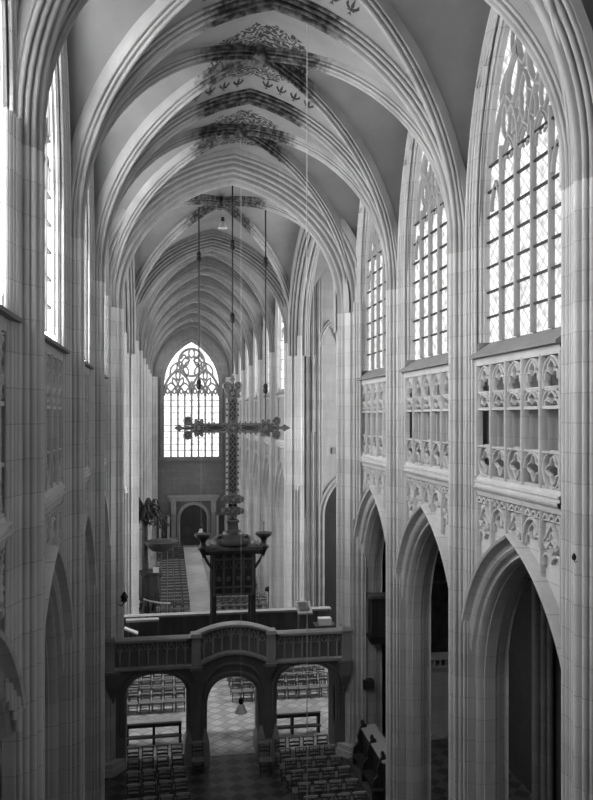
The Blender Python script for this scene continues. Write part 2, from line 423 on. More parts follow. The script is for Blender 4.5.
    if fine:
        k = 16
        for i in range(k): y = -hw+2*hw*(i+.5)/k; sp.sweep(head(y, 10.66, 2*hw/k*.8, .12, 4), [(-.02,.02),(-.02,.12),(.02,.12),(.02,.02)], mp, cprof=True)
        sp.sweep([(-hw, 10.66), (hw, 10.66)], barprof(.04,.03,.12), mp, cprof=True)
        for i in range(np_):
            y = -hw+W*(i+.5); z = ext(abs(y)-W*.5 if abs(y) > W*.4 else 0)
            if 10.6-z > .2:
                if i % 2 == 0:
                    q = [(y, 10.6), (y+W*.4, 10.25), (y, 9.9), (y-W*.4, 10.25)]
                    sp.sweep(q, barprof(.06,.02,.12), mp, closed=True, cprof=True)
                    sp.sweep(quatre(y, 10.25, W*.2), barprof(.05,.03,.12), mp, closed=True, cprof=True)
            if i in (0, np_-1):
                for z0 in (9.8,): sp.sweep(trefoil_head(y, z0, W*.8, .5), barprof(.06,.02,.12), mp, cprof=True)
            if i % 2 == 1:
                sp.sweep(head(y, 10.28, W*.86, .34), barprof(.07,.0,.12), mp, cprof=True)
                sp.sweep(trefoil_head(y, 10.1, W*.7, .42), barprof(.05,.03,.12), mp, cprof=True)
    sp.build('spandrel_panels', matT, wall)
    o = w.build('wall_panel', mat if fine else mat, wall, smooth=False)
    window(s, xc, half, yc, hw-.06, 5 if fine else 4, glass, fine, mat)
    return o

def wallroot(name):
    m = MB(); return m
def empty_struct(name):
    o = bpy.data.objects.new(name, None); COL.objects.link(o); o['kind'] = 'structure'; return o

wr = empty_struct('wall_right'); wl = empty_struct('wall_left')
for yc in CY:
    bay(1, XC, HALF, yc, 2.685, wr, 'wall_right', True, M_STONE, M_GLASS, M_PANEL)
    bay(-1, XC, HALF, yc, 2.685, wl, 'wall_left', True, M_STONE, M_GLASSL, M_PANEL)
wnr = empty_struct('wall_nave_right'); wnl = empty_struct('wall_nave_left')
for i in range(6):
    yc = NY[i]+3.0
    bay(1, XN, NHALF, yc, 3.0, wnr, 'r', False, M_NAVE, M_GLASSN, M_NAVE)
    bay(-1, XN, NHALF, yc, 3.0, wnl, 'l', False, M_NAVE, M_GLASSN, M_NAVE)

# ------------------------------------------------------------------ piers
def rolls_profile(start, rolls, mid, deep=.06, na=6):
    """half profile of round rolls parted by deep hollows, mirrored about w = 0; (n up from the rib's face, w across)"""
    p = list(start)
    for k, (n, w, r) in enumerate(rolls):
        for i in range(na+1):
            a = math.radians(325-195*i/na); p.append((n+r*math.cos(a), w+r*math.sin(a)))
        n2, w2 = (rolls[k+1][0], rolls[k+1][1]) if k+1 < len(rolls) else (mid[0], -mid[1]*.8)
        p.append(((n+n2)/2+deep, (w+w2)/2+deep*.45))
    n, r = mid
    for i in range(na//2+2):
        a = math.radians(265-85*i/(na//2+1)); p.append((n+r*math.cos(a), r*math.sin(a)))
    return p[:-1] + [(p[-1][0], 0)] + [(q, -w) for q, w in p[:-1][::-1]]
TRP = rolls_profile([(.6,-.44),(.4,-.44)], [(.33,-.385,.05),(.235,-.29,.055),(.135,-.185,.055)], (.085,.085))
DGP = rolls_profile([(.5,-.2),(.28,-.2)], [(.21,-.165,.04),(.12,-.1,.04)], (.05,.05), .04, 4)
TRC = rolls_profile([(.62,-.47),(.52,-.47)], [(.45,-.43,.035),(.37,-.36,.035),(.28,-.29,.04),(.2,-.215,.035),(.115,-.135,.035)], (.06,.06), .035, 5)
def outer_rolls(W, core, nr):
    return [W*.95*(-1+2*i/(nr-1)) for i in range(nr)]
def pier(s, xc, half, yc, label, W=.785, P=.42, core=.42, mat=None, group=None, bh=2.685, nout=3, prof=None, wide=1.0, deep=1.0, axis=None, diags=()):
    """the mouldings of the ribs run down unbroken to the floor; P = how far they stand out from the wall;
    diags: (rib end x-distance from the axis, rib end y offset, bay half-lengths, scale)"""
    mat = mat or M_STONE
    t = struct(thing('clustered_pier', label, 'pier', (xc+s*half, yc, 0), group))
    mp = mapper(xc, half, s, yc); ci = P*.42
    c = MB(); o = MB()
    pl = [(w*wide, -P+n*deep) for n, w in (prof or TRP)]; pl = [(q, min(d, .3)) for q, d in pl]
    c.prism(pl, lambda q, d, z: mp(q, z, d), 0, SPR-.3)
    for (ax, y0, a, bb, sc) in diags:
        q0 = y0-yc; d0 = ax-half; sg = 1 if q0 > 0 or bb > 0 else -1
        L = math.hypot(a, bb); uq, ud = bb/L, -a/L          # towards the bay centre
        poly = [(q0-uq*n*sc-ud*w*sc, d0-ud*n*sc+uq*w*sc) for n, w in DGP]
        c.prism(poly, lambda q, d, z: mp(q, z, d), 0, SPR-.3)
    c.build('shafts', mat, t)
    ext = arch_z(bh-.485, ASP, ARI, .5)
    for k in range(nout):
        for sg in (-1, 1):
            f = (k+.6)/nout; q = core+(W-core)*f; r = (W-core)/nout*(.42 if k % 2 == 0 else .3)
            z0 = max(ext(bh-q)-.02, 7.0)
            x, y, _ = mp(sg*q, 0, -ci*.75*(1-f)+r*.4); o.cyl(x, y, z0, SPR+.02, r, 8)
    o.build('outer_shafts', mat, t)
    b = MB()
    for k, (g, z0, z1) in enumerate(((.1,0,.25),(.05,.25,.42))):
        b.prism([(-core-g,.3),(-core-g,-ci-g*.6),(-core*.4,-P-g),(core*.4,-P-g),(core+g,-ci-g*.6),(core+g,.3)], lambda q, d, z: mp(q, z, d), z0, z1)
    b.build('base', mat, t, smooth=False)
    return t
def wall_ribs(parent, s, xc, half, yc, W, P, core, bh, apex, mat, nout=3):
    mp = mapper(xc, half, s, yc); m = MB(); ci = P*.42
    for k in range(nout):
        f = (k+.6)/nout; q = core+(W-core)*f; r = (W-core)/nout*(.42 if k % 2 == 0 else .3); d = -ci*.75*(1-f)+r*.4
        m.tube([mp(u, v, d) for u, v in lancet_path(bh-q, SPR, apex-.1-.1*f, SPR-.05, 14)], r, 8)
    return m.build('wall_rib', mat, parent)
NAMES = ['', 'nearest', 'second', 'third']
for i, y in enumerate(PY[1:4]):
    for s_, nm in ((1,'right'), (-1,'left')):
        pier(s_, XC, HALF, y, 'clustered stone pier on %s choir wall, %s from the camera' % (nm, NAMES[i+1]), group='%s choir piers' % nm, P=HALF-4.21, core=.34, wide=.78, deep=.85, nout=4,
             diags=[(4.27, CY[i+1]-2.5, 4.27, 2.5, .9), (4.27, CY[i]+2.5, 4.27, -2.5, .9)])
for s_, nm in ((1,'right'), (-1,'left')):
    pier(s_, XC-.05, HALF, PY[4]+.1, 'thick clustered pier carrying the %s end of the stone rood screen' % nm, W=1.15, P=HALF-3.92, core=.74, prof=TRC, wide=1.6, deep=1.9,
         diags=[(4.27, CY[3]+2.5, 4.27, -2.5, .9), (4.2, 34.15-5.8, 4.2, 5.8, 1.1)])
    pier(s_, XN, NHALF+.3, NY[0]+.2, 'tall crossing pier on the %s where the nave begins beyond the screen' % nm, W=1.3, P=NHALF+.3-3.85, core=.7, prof=TRC, wide=1.5, deep=1.6, mat=M_NAVE, bh=3.0,
         diags=[(4.2, 34.15+5.8, 4.2, -5.8, 1.1), (3.8, NY[0]+3-2.85, 3.8, 2.85, 1)])
    for i in range(1, 6):
        pier(s_, XN, NHALF, NY[i], 'nave pier on the %s, %s beyond the crossing' % (nm, ORD[i]), W=.95, P=NHALF-3.75, core=.45, nout=4, mat=M_NAVE, bh=3.0, group='nave piers on the %s' % nm,
             diags=[(3.8, NY[i]+.15, 3.8, 2.85, 1), (3.8, NY[i]-.15, 3.8, -2.85, 1)])
    pier(s_, XN, NHALF, 75.6, 'half pier in the %s corner beside the west wall' % nm, W=.95, P=.85, core=.75, prof=TRC, wide=1.6, deep=1.5, mat=M_NAVE, bh=3.0)

# ------------------------------------------------------------------ vaults
def web(mb, xc, yc, a, b, spring=SPR, apex=APX, n=14):
    ts = tsamp(n); g = [-t for t in ts[::-1]] + ts[1:]; m = len(g)
    v = [(xc+a*s, yc+b*t, spring+(apex-spring)*pf(min(abs(s),abs(t)))) for t in g for s in g]
    f = []
    for j in range(m-1):
        for i in range(m-1):
            q = (j*m+i, j*m+i+1, (j+1)*m+i+1, (j+1)*m+i)
            sg = (g[i]+g[i+1])*(g[j]+g[j+1])
            f += [(q[0],q[1],q[2]),(q[0],q[2],q[3])] if sg > 0 else [(q[0],q[1],q[3]),(q[1],q[2],q[3])]
    mb.add(v, f)
def vpath(a, spring, apex, n=18):
    ts = tsamp(n); p = [(-a*t, spring+(apex-spring)*pf(t)) for t in ts[::-1]]
    return p + [(-x, z) for x, z in p[:-1]][::-1]
def transverse(xc, y, a, apex, mat, parent, wide=1.0, deep=1.0, prof=None):
    m = MB(); m.sweep([(-a, SPR-.3)]+vpath(a, SPR, apex)+[(a, SPR-.3)], [(n*deep, w*wide) for n, w in (prof or TRP)], lambda u, v, w: (xc+u, y+w, v))
    return m.build('transverse_arch', mat, parent)
def diagonals(xc, yc, a, b, apex, mat, parent, sc=1.0):
    L = math.hypot(a, b)
    for sg in (1, -1):
        dx, dy = a/L, sg*b/L
        m = MB(); m.sweep([(-L, SPR-.3)]+vpath(L, SPR, apex)+[(L, SPR-.3)], [(n*sc, w*sc) for n, w in DGP], lambda u, v, w: (xc+u*dx-w*dy, yc+u*dy+w*dx, v))
        m.build('diagonal_rib', mat, parent)
def keystone(x, y, z, mat, parent):
    m = MB(); m.lathe((x, y, z), [(.1,-.12),(.2,-.1),(.26,-.03),(.3,.02),(.32,.1),(.3,.4)], 16); m.build('keystone', mat, parent)
cm = MB()
for yc in CY: web(cm, XC, yc, HALF+.05, 2.685)
ceil = struct(cm.build('ceiling', M_WEB)); 
for yc in CY:
    for sg in (-1, 1): wall_ribs(ceil, sg, XC, HALF, yc, .785, .365, .34, 2.685, 22.1, M_STONE, 4)
md = ceil.modifiers.new('thick', 'SOLIDIFY'); md.thickness = .12; md.offset = 0
for y in PY[:4]: transverse(XC, y, 4.21, 21.95, M_RIBP, ceil, .78, .85)
transverse(XC-.05, PY[4]+.1, 3.92, 21.15, M_RIB, ceil, 1.6, 1.9, TRC)
for yc in CY:
    diagonals(XC, yc, 4.27, 2.5, 22.0, M_RIBP, ceil, .9); keystone(XC, yc, 22.0, M_RIBP, ceil)
# painted lilies in a row along each arch
def lily(mb, x, yc, xc):
    def sp(px, py):
        t = (px-xc)/(HALF+.05); return (px, py, SPR+(APX-SPR)*pf(t)-.075)
    for pts in ([(0,-.02),(.045,.12),(0,.34),(-.045,.12)], [(0,.02),(.1,.1),(.15,.22),(.19,.12),(.12,.02)], [(0,.02),(-.1,.1),(-.15,.22),(-.19,.12),(-.12,.02)],
                [(-.1,-.03),(.1,-.03),(.1,.01),(-.1,.01)], [(0,-.03),(.06,-.16),(0,-.12),(-.06,-.16)]):
        n = len(pts); top = [sp(x+a*.8, yc-b*1.35) for a, b in pts]
        mb.add(top + [(p[0],p[1],p[2]+.02) for p in top], [tuple(range(n)), tuple(range(2*n-1,n-1,-1))] + [(i,(i+1)%n,n+(i+1)%n,n+i) for i in range(n)])
for y in PY[2:4]:
    lm = MB()
    for s in (-1, 1):
        for k in range(4): lily(lm, XC+s*(.42+.4*k), y-.8, XC)
    lm.build('painted_lilies', M_IRON, ceil, smooth=False)
# crossing
cx = MB(); web(cx, XN, 34.15, 4.6, 5.95); xr = struct(cx.build('ceiling_crossing', M_WEBN))
md = xr.modifiers.new('thick', 'SOLIDIFY'); md.thickness = .12; md.offset = 0
diagonals(XN, 34.15, 4.2, 5.8, 21.95, M_RIBP, xr, 1.1); keystone(XN, 34.15, 21.95, M_RIBP, xr)
# nave
nm_ = MB()
for i in range(6): web(nm_, XN, NY[i]+3.0, NHALF+.05, 3.0, apex=22.2)
cn = struct(nm_.build('ceiling_nave', M_WEBN))
for i in range(6):
    for sg in (-1, 1): wall_ribs(cn, sg, XN, NHALF, NY[i]+3, .95, .4, .45, 3.0, 22.0, M_NAVE, 4)
md = cn.modifiers.new('thick', 'SOLIDIFY'); md.thickness = .12; md.offset = 0
transverse(XN, NY[0]+.2, 3.85, 21.3, M_RIBN, cn, 1.5, 1.6, TRC)
for i in range(1, 7): transverse(XN, NY[i]-(.3 if i == 6 else 0), 3.75, 21.5, M_RIBN, cn)
for i in range(6):
    diagonals(XN, NY[i]+3.0, 3.8, 2.85, 21.75, M_RIBN, cn); keystone(XN, NY[i]+3, 21.75, M_RIBN, cn)

# ------------------------------------------------------------------ transept, aisles, west wall
for s, nm in ((1,'right'), (-1,'left')):
    x0 = XN+s*4.6; x1 = XN+s*12.5
    tw = MB(); web(tw, XN+s*8.6, 34.15, 4.0, 5.95); o = struct(tw.build('ceiling_transept_%s' % nm, M_WEBN))
    md = o.modifiers.new('thick', 'SOLIDIFY'); md.thickness = .12; md.offset = 0
    # arch between crossing and transept
    m = MB(); m.sweep([(-5.1, SPR-1)]+vpath(5.1, SPR, 21.3)+[(5.1, SPR-1)], [(n*1.4, w*1.3) for n, w in TRP], lambda u, v, w: (XN+s*4.5+w, 34.15+u, v))
    m.build('transept_arch', M_RIB, o)
    # west wall of the transept with a tall blind lancet and a doorway arch into the aisle
    w = struct(boxobj('wall_transept_west_%s' % nm, M_FAR, (min(x0,x1), 40.6, 0), (max(x0,x1), 41.2, 23)))
    f = MB(); mp = lambda u, v, d: (XN+s*(6.3+u), 40.6-d, v)
    f.sweep(lancet_path(.75, 14.0, 17.5, 11.8), [(.0,-.02),(.0,.1),(.08,.16),(.14,.1),(.2,.14),(.26,.0)], mp)
    f.build('blind_lancet', M_FAR, w)
    f = MB(); mp = lambda u, v, d: (XN+s*(7.3+u), 40.6-d, v)
    f.sweep(arch_path(1.3, 7.2, 2.2, 0), [(-.05,.02),(.0,.12),(.1,.2),(.2,.1),(.3,.14),(.36,.0)], mp)
    f.build('aisle_doorway_moulding', M_FAR, w)
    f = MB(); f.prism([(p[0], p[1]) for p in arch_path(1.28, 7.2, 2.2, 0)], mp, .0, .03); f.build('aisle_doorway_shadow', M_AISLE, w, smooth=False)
    for k in range(6): pass
    f = MB()
    for k in range(7): f.cyl(XN+s*(4.9+.16*k), 40.55-.12*(k % 2), 0, 20, .07, 8)
    f.build('corner_shafts', M_FAR, w)
    # east wall of the transept behind the choir aisle
    struct(boxobj('wall_transept_east_%s' % nm, M_AISLE, (min(XC+s*5.4,x1), 29.6, 0), (max(XC+s*5.4,x1), 30.0, 23)))
    # end wall with a great window
    M_GT = M_GLASST
    e = struct(boxobj('wall_transept_%s' % nm, M_FAR, (x1-.3, 29.6, 0), (x1+.3, 41.2, 23)))
    WN[0] += 1
    mp = lambda u, v, d: (x1-s*(.32+d), 34.15+u, v)
    path = lancet_path(2.9, 14.5, 20.5, 6.5); g = MB(); g.add([mp(u, v, 0) for u, v in path], [tuple(range(len(path)))])
    g = struct(g.build('window_%d' % WN[0], M_GT, smooth=False))
    f = MB(); f.sweep(path, [(0,-.02),(0,.06),(.1,.12),(.25,.1),(.3,-.02)], mp)
    for k in range(1, 6): f.sweep([(-2.9+5.8*k/6, 6.5), (-2.9+5.8*k/6, 16)], barprof(.14,-.02,.14), mp, cprof=True)
    f.build('window_frame', M_TRAC, g)
    # choir aisle: outer wall, ceiling, east closure
    xa = XC+s*9.6
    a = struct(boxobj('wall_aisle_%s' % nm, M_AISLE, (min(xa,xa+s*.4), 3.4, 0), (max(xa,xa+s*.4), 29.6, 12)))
    f = MB()
    for y in PY[:4]:
        for q, r in ((-.4,.1),(-.22,.12),(0,.17),(.22,.12),(.4,.1)): f.cyl(xa-s*(.1+.3*(1-abs(q)*2)), y+q, 0, 9.2, r, 10)
    f.build('wall_shafts', M_AISLES, a)
    v = MB(); am = (HALF+.9+9.6)/2
    for yc in CY: web(v, XC+s*am, yc, 9.6-am+.05, 2.685, 6.8, 10.3, 8)
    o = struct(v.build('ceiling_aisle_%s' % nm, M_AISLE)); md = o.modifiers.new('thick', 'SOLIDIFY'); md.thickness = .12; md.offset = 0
    struct(boxobj('wall_aisle_roof_%s' % nm, M_AISLE, (min(XC+s*5.5,xa), 3.4, 11.5), (max(XC+s*5.5,xa), 29.6, 11.8)))
    # nave aisle: unseen glowing windows added to brighten it
    for i in range(6):
        WN[0] += 1; mp = lambda u, v, d: (XN+s*(8.55-d), NY[i]+3+u, v)
        pa = arch_path(1.5, 6.5, 2.2, 3.0); g = MB(); g.add([mp(u, v, 0) for u, v in pa], [tuple(range(len(pa)))])
        g = struct(g.build('window_%d' % WN[0], M_GLASSN, smooth=False))
        f = MB(); f.sweep(pa, [(0,-.02),(0,.06),(.1,.1),(.2,-.02)], mp)
        for k in (-.5,.5): f.sweep([(k*1.5, 3.0), (k*1.5, 7.6)], barprof(.1,-.02,.1), mp, cprof=True)
        f.build('window_frame', M_TRAC, g)
    xb = XN+s*8.6
    struct(boxobj('wall_nave_aisle_%s' % nm, M_NAVE, (min(xb,xb+s*.4), 41.2, 0), (max(xb,xb+s*.4), 77, 12)))
    struct(boxobj('ceiling_nave_aisle_%s' % nm, M_AISLE, (min(XN+s*5.0,xb), 41.2, 10.6), (max(XN+s*5.0,xb), 77, 10.9)))
    struct(boxobj('trim_choir_end_%s' % nm, M_STONE, (min(XC+s*(HALF+.06),XC+s*5.5), 28.0, 0), (max(XC+s*(HALF+.06),XC+s*5.5), 29.7, 23)))

# west wall with its window and door
ww = MB(); YW = 76.2
mpw = lambda u, v, d: (XN+u, YW+d, v)
hw, wz0, wsp, wap = 2.68, 8.67, 15.7, 20.0
def wline(y): return wsp+(wap-wsp)*pfw(y/hw)
RW = (hw*hw+4.3*4.3)/(2*hw); CW = RW-hw
def pfw(t): return math.sqrt(max(RW*RW-(min(abs(t),1)*hw+CW)**2,0))/4.3
xs = [-5.2+10.4*i/60 for i in range(61)]; xs = sorted(set(xs+[-hw, hw]))
for a, b in zip(xs[:-1], xs[1:]):
    m = (a+b)/2
    if abs(m) > hw: ww.add([mpw(a,0,0),mpw(b,0,0),mpw(b,23,0),mpw(a,23,0)], [(0,1,2,3)])
    else:
        ww.add([mpw(a,0,0),mpw(b,0,0),mpw(b,wz0,0),mpw(a,wz0,0)], [(0,1,2,3)])
        ww.add([mpw(a,wline(a),0),mpw(b,wline(b),0),mpw(b,23,0),mpw(a,23,0)], [(0,1,2,3)])
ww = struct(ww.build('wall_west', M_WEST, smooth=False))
md = ww.modifiers.new('thick', 'SOLIDIFY'); md.thickness = .1; md.offset = 0
wp = [(-hw, wz0)] + [(-hw*t, wline(hw*t)) for t in tsamp(16)[::-1]]; wp = wp + [(-x, z) for x, z in wp[:-1]][::-1]
WN[0] += 1
g = MB(); g.add([mpw(u, v, .4) for u, v in wp], [tuple(range(len(wp)))]); gw = struct(g.build('window_%d' % WN[0], M_GLASSW, smooth=False))
f = MB(); f.sweep(wp, [(0,.42),(0,.2),(.12,.08),(.2,-.05),(.35,-.1),(.45,-.05),(.5,.02)], mpw); f.build('window_jamb', M_WEST, gw)
f = MB(); B = barprof(.24,.1,.38); B2 = barprof(.17,.14,.36); W = 2*hw/8
for i in range(1, 8): f.sweep([(-hw+W*i, wz0), (-hw+W*i, 15.2 if i != 4 else 16.2)], barprof(.2,.1,.38) if i == 4 else B2, mpw, cprof=True)
for i in range(8): f.sweep(trefoil_head(-hw+W*(i+.5), 14.7, W*.86, .75), B2, mpw, cprof=True)
for s in (-1, 1):
    f.sweep(head(s*hw/2, 14.9, hw, 2.35, 10), B, mpw, cprof=True)
    for q in (-1, 1):
        f.sweep(head(s*hw/2+q*hw/4, 14.9, hw/2, 1.05), B2, mpw, cprof=True)
        f.sweep(vesica(s*hw/2+q*.3, 16.0, .4, 1.0, -q*.4), B2, mpw, closed=True, cprof=True)
    f.sweep(vesica(s*hw/2, 16.7, .4, .9), B2, mpw, closed=True, cprof=True)
    f.sweep(vesica(s*1.75, 17.35, .5, 1.3, s*.5), B2, mpw, closed=True, cprof=True)
    f.sweep(vesica(s*.62, 18.0, .6, 1.3, s*.5), B2, mpw, closed=True, cprof=True)
    f.sweep(vesica(s*.55, 17.2, .45, 1.0, -s*.35), B2, mpw, closed=True, cprof=True)
    f.sweep(quatre(s*.75, 18.2, .42), B2, mpw, closed=True, cprof=True)
f.sweep(vesica(0, 17.4, 2.4, 3.8, 0, 12), B, mpw, closed=True, cprof=True) if False else f.sweep([(1.25*math.cos(2*PI*i/28), 18.0+1.35*math.sin(2*PI*i/28)) for i in range(28)], B, mpw, closed=True, cprof=True)
f.sweep(vesica(0, 18.9, .55, .9), B2, mpw, closed=True, cprof=True)
f.build('tracery', M_TRAC, gw)
f = MB()
for k in range(9): z = wz0+.62*(k+1); f.sweep([(-hw, z), (hw, z)], [(-.03,.3),(-.03,.4),(.03,.4),(.03,.3)], mpw, cprof=True)
f.build('saddle_bars', M_IRON, gw)
f = MB(); f.box((XN-3.2, YW-.35, 8.3), (XN+3.2, YW+.3, 8.66)); f.build('window_sill', M_WEST, gw, smooth=False)
# outer backing beyond the west wall, so that no day leaks in beside the glass
f = MB(); f.box((-9, 77.0, 0), (13, 77.3, 8.0)); struct(f.build('wall_west_light_backing', M_WEST, smooth=False))
dr = MB(); dz = arch_path(1.3, 2.6, 1.35, 0); dr.prism(dz, lambda u, v, d: (XN+.18+u, YW-.1+d, v), -.02, .04); dr = struct(dr.build('door_1', M_DOOR, smooth=False))
f = MB(); f.box((XN+.16, YW-.17, 0), (XN+.2, YW-.1, 3.9))
for z in (.8, 2.0, 2.9): f.box((XN-1.0, YW-.16, z), (XN+1.35, YW-.1, z+.08))
f.build('door_battens', M_WOOD, dr, smooth=False)
f = MB(); mpd = lambda u, v, d: (XN+.18+u, YW-d, v); f.sweep(dz, [(0,.1),(0,.3),(.1,.36),(.18,.28),(.3,.3),(.34,.1)], mpd)
for s in (-1, 1):
    f.box((XN+.18+s*1.95-.25, YW-.45, 0), (XN+.18+s*1.95+.25, YW-.05, 4.5)); f.box((XN+.18+s*1.95-.32, YW-.5, 0), (XN+.18+s*1.95+.32, YW-.05, .8))
f.box((XN-2.2, YW-.42, 4.35), (XN+2.55, YW-.05, 4.7)); f.box((XN-2.35, YW-.6, 4.7), (XN+2.7, YW-.05, 4.95))
f.build('door_surround', stone('door_surround_stone', .26, .36, 1.0), dr, smooth=False)
for s, nm in ((-1,'left'), (1,'right')):
    X = XN+.1+s*2.75
    t = thing('confessional', 'dark panelled wooden box with pale columns, %s of the west door' % nm, 'confessional', (X, YW-.7, 0), None)
    f = MB(); f.box((X-.5, YW-1.1, 0), (X+.5, YW-.5, 3.0)); f.build('cabinet', M_WOOD, t, smooth=False)
    f = MB(); f.box((X-.55, YW-1.25, 3.0), (X+.55, YW-.5, 3.25)); f.build('cornice', M_OAK, t, smooth=False)
    for q in (-.4, .4):
        f = MB(); f.cyl(X+q, YW-1.2, .3, 3.0, .12, 10); f.box((X+q-.17, YW-1.36, 0), (X+q+.17, YW-1.1, .3)); f.build('column', M_TRAC, t)

# runner along the nave
r = MB(); r.box((1.46, 41.5, .0), (2.98, 74.8, .02)); tag(r.build('aisle_runner', M_CARPET, smooth=False), 'long pale runner down the middle of the nave between chair blocks', 'carpet')

# ------------------------------------------------------------------ rood screen
YS = 28.0
XL, XR = -2.08, 6.6
rs = thing('rood_screen', 'dark carved stone rood screen with three arches closing the choir', 'rood screen', (2.35, YS, 0))
mps = lambda u, v, d: (u, YS+d, v)
PIL = [(-2.0,-1.5), (.67,1.4), (3.32,3.96), (6.15,6.7)]
def flat_arch(x0, x1, spring, rise, n=16, e=2.4):
    a = (x1-x0)/2; c = (x0+x1)/2; p = []
    for i in range(2*n+1):
        th = PI - PI*i/(2*n)
        cx, sx = math.cos(th), math.sin(th)
        p.append((c+a*math.copysign(abs(cx)**(2/e), cx), spring+rise*sx**(2/e)))
    return p
OPEN = [(-1.5,.67,2.5,.85), (1.4,3.32,2.0,1.1), (3.96,6.15,2.5,.92)]
def ztop(x):
    c = 2.36; w = 1.37
    return 3.55 + (.42*math.cos(PI/2*(x-c)/w) if abs(x-c) < w else 0)
body = MB()
for (x0, x1, sp, ri) in OPEN:
    pa = flat_arch(x0, x1, sp, ri)
    for (a, za), (b, zb) in zip(pa[:-1], pa[1:]):
        for d in (.0, 1.2): body.add([mps(a,za,d), mps(b,zb,d), mps(b,ztop(b)+.1,d), mps(a,ztop(a)+.1,d)], [(0,1,2,3)])
        body.add([mps(a,za,0), mps(b,zb,0), mps(b,zb,1.2), mps(a,za,1.2)], [(0,1,2,3)])
for (x0, x1) in PIL:
    n = 4
    for i in range(n):
        a, b = x0+(x1-x0)*i/n, x0+(x1-x0)*(i+1)/n
        body.add([mps(a,0,0),mps(b,0,0),mps(b,0,1.2),mps(a,0,1.2),mps(a,ztop(a)+.1,0),mps(b,ztop(b)+.1,0),mps(b,ztop(b)+.1,1.2),mps(a,ztop(a)+.1,1.2)],
                 [(0,1,5,4),(2,3,7,6),(4,5,6,7)] + ([(3,0,4,7)] if i == 0 else []) + ([(1,2,6,5)] if i == n-1 else []))
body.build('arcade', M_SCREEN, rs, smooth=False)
mo = MB()
for (x0, x1, sp, ri) in OPEN:
    pa = [(x0, 1.2)] + flat_arch(x0, x1, sp, ri) + [(x1, 1.2)]
    mo.sweep(pa, [(-.0,.25),(.0,.02),(.05,-.06),(.1,-.02),(.13,-.09),(.2,-.07),(.22,.02)], mps)
mo.sweep([(a, b) for a, b in flat_arch(1.3, 3.42, 2.35, 1.25)], barprof(.08,-.12,.02), mps, cprof=True)
mo.build('arch_mouldings', M_SCREEN, rs)
for (x0, x1) in PIL[1:3]:
    bs = MB()
    c = (x0+x1)/2; w = x1-x0
    bs.taper((c, YS+.6), w+.2, 1.5, w+.2, 1.5, 0, .5); bs.taper((c, YS+.6), w+.2, 1.5, w+.02, 1.26, .5, .75)
    for s in (-1, 1):
        q = c+s*w*.42
        bs.box((q-.13, YS-.22, 0), (q+.13, YS+.1, .85)); bs.taper((q, YS-.06), .26, .32, .06, .12, .85, 1.3)
    bs.build('pillar_base', M_SCREENCAP, rs, smooth=False)
# corbels hanging at both ends and over the pillars
for x, z in ((XL+.15, 2.55), (XR-.12, 2.55)):
    c = MB(); c.taper((x, YS-.12), .1, .12, .42, .5, z, z+.5); c.taper((x, YS-.12), .42, .5, .5, .6, z+.5, 3.55); c.lathe((x, YS-.12, z-.12), [(.02,0),(.08,.06),(.05,.14)], 8)
    c.build('corbel', M_SCREEN, rs, smooth=False)
for x in (1.02, 3.68):
    c = MB(); c.taper((x, YS-.1), .08, .1, .5, .42, 3.05, 3.5); c.build('corbel', M_SCREEN, rs, smooth=False)
# parapet
PH = 1.07
xs = [XL+(XR-XL)*i/80 for i in range(81)]
line = [(x, ztop(x)) for x in xs]
pp = MB()
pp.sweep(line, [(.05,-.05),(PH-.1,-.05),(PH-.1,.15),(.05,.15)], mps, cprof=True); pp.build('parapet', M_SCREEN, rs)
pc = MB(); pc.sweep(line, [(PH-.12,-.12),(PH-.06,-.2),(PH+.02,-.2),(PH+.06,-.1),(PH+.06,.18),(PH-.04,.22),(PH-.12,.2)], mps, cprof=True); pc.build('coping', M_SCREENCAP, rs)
pc = MB(); pc.sweep(line, [(-.08,.1),(-.06,-.1),(.02,-.22),(.1,-.22),(.14,-.12),(.14,.1)], mps, cprof=True); pc.build('lower_cornice', M_SCREENCAP, rs)
pt = MB(); nP = 26
for i in range(nP+1):
    x = XL+.05+(XR-XL-.1)*i/nP; z = ztop(x); pt.sweep([(x, z+.1), (x, z+PH-.1)], barprof(.07,-.14,-.03), mps, cprof=True)
    if i < nP:
        x2 = XL+.05+(XR-XL-.1)*(i+.5)/nP; z = ztop(x2); W = (XR-XL)/nP
        pt.sweep(trefoil_head(x2, z+.58, W*.8, .34), barprof(.045,-.11,-.03), mps, cprof=True)
pt.build('blind_tracery', M_SCREENCAP, rs)
for x in (XL+.05, 1.0, 3.72, XR-.05):
    z = 3.5; pb = MB(); pb.box((x-.16, YS-.26, z), (x+.16, YS+.16, z+PH+.12)); pb.taper((x, YS-.05), .44, .56, .36, .46, z+PH+.1, z+PH+.22); pb.taper((x, YS-.05), .3, .4, .42, .54, z-.12, z+.1)
    pb.build('parapet_pier', M_SCREENCAP, rs, smooth=False)
lf = MB(); lf.box((XL, YS+.1, 3.5), (XR, YS+3.05, 3.66)); lf.build('loft_floor', M_OAK, rs, smooth=False)
bk = MB(); bk.box((XL+.2, YS+2.85, 3.5), (XR, YS+2.97, 4.68))
for k in range(22): x = XL+.3+(XR-XL-.4)*k/21; bk.box((x-.04, YS+2.8, 3.66), (x+.04, YS+2.86, 4.68))
bk.build('rear_parapet', M_OAK, rs, smooth=False)
bk = MB(); bk.box((XL+.2, YS+2.72, 4.68), (XR, YS+3.1, 4.76)); bk.build('rear_handrail', M_SCREENCAP, rs, smooth=False)
# rear posts of the loft (behind the pillars)
for x in (1.05, 3.65): rp = MB(); rp.box((x-.18, YS+2.6, 0), (x+.18, YS+2.95, 3.5)); rp.build('rear_post', M_SCREEN, rs, smooth=False)

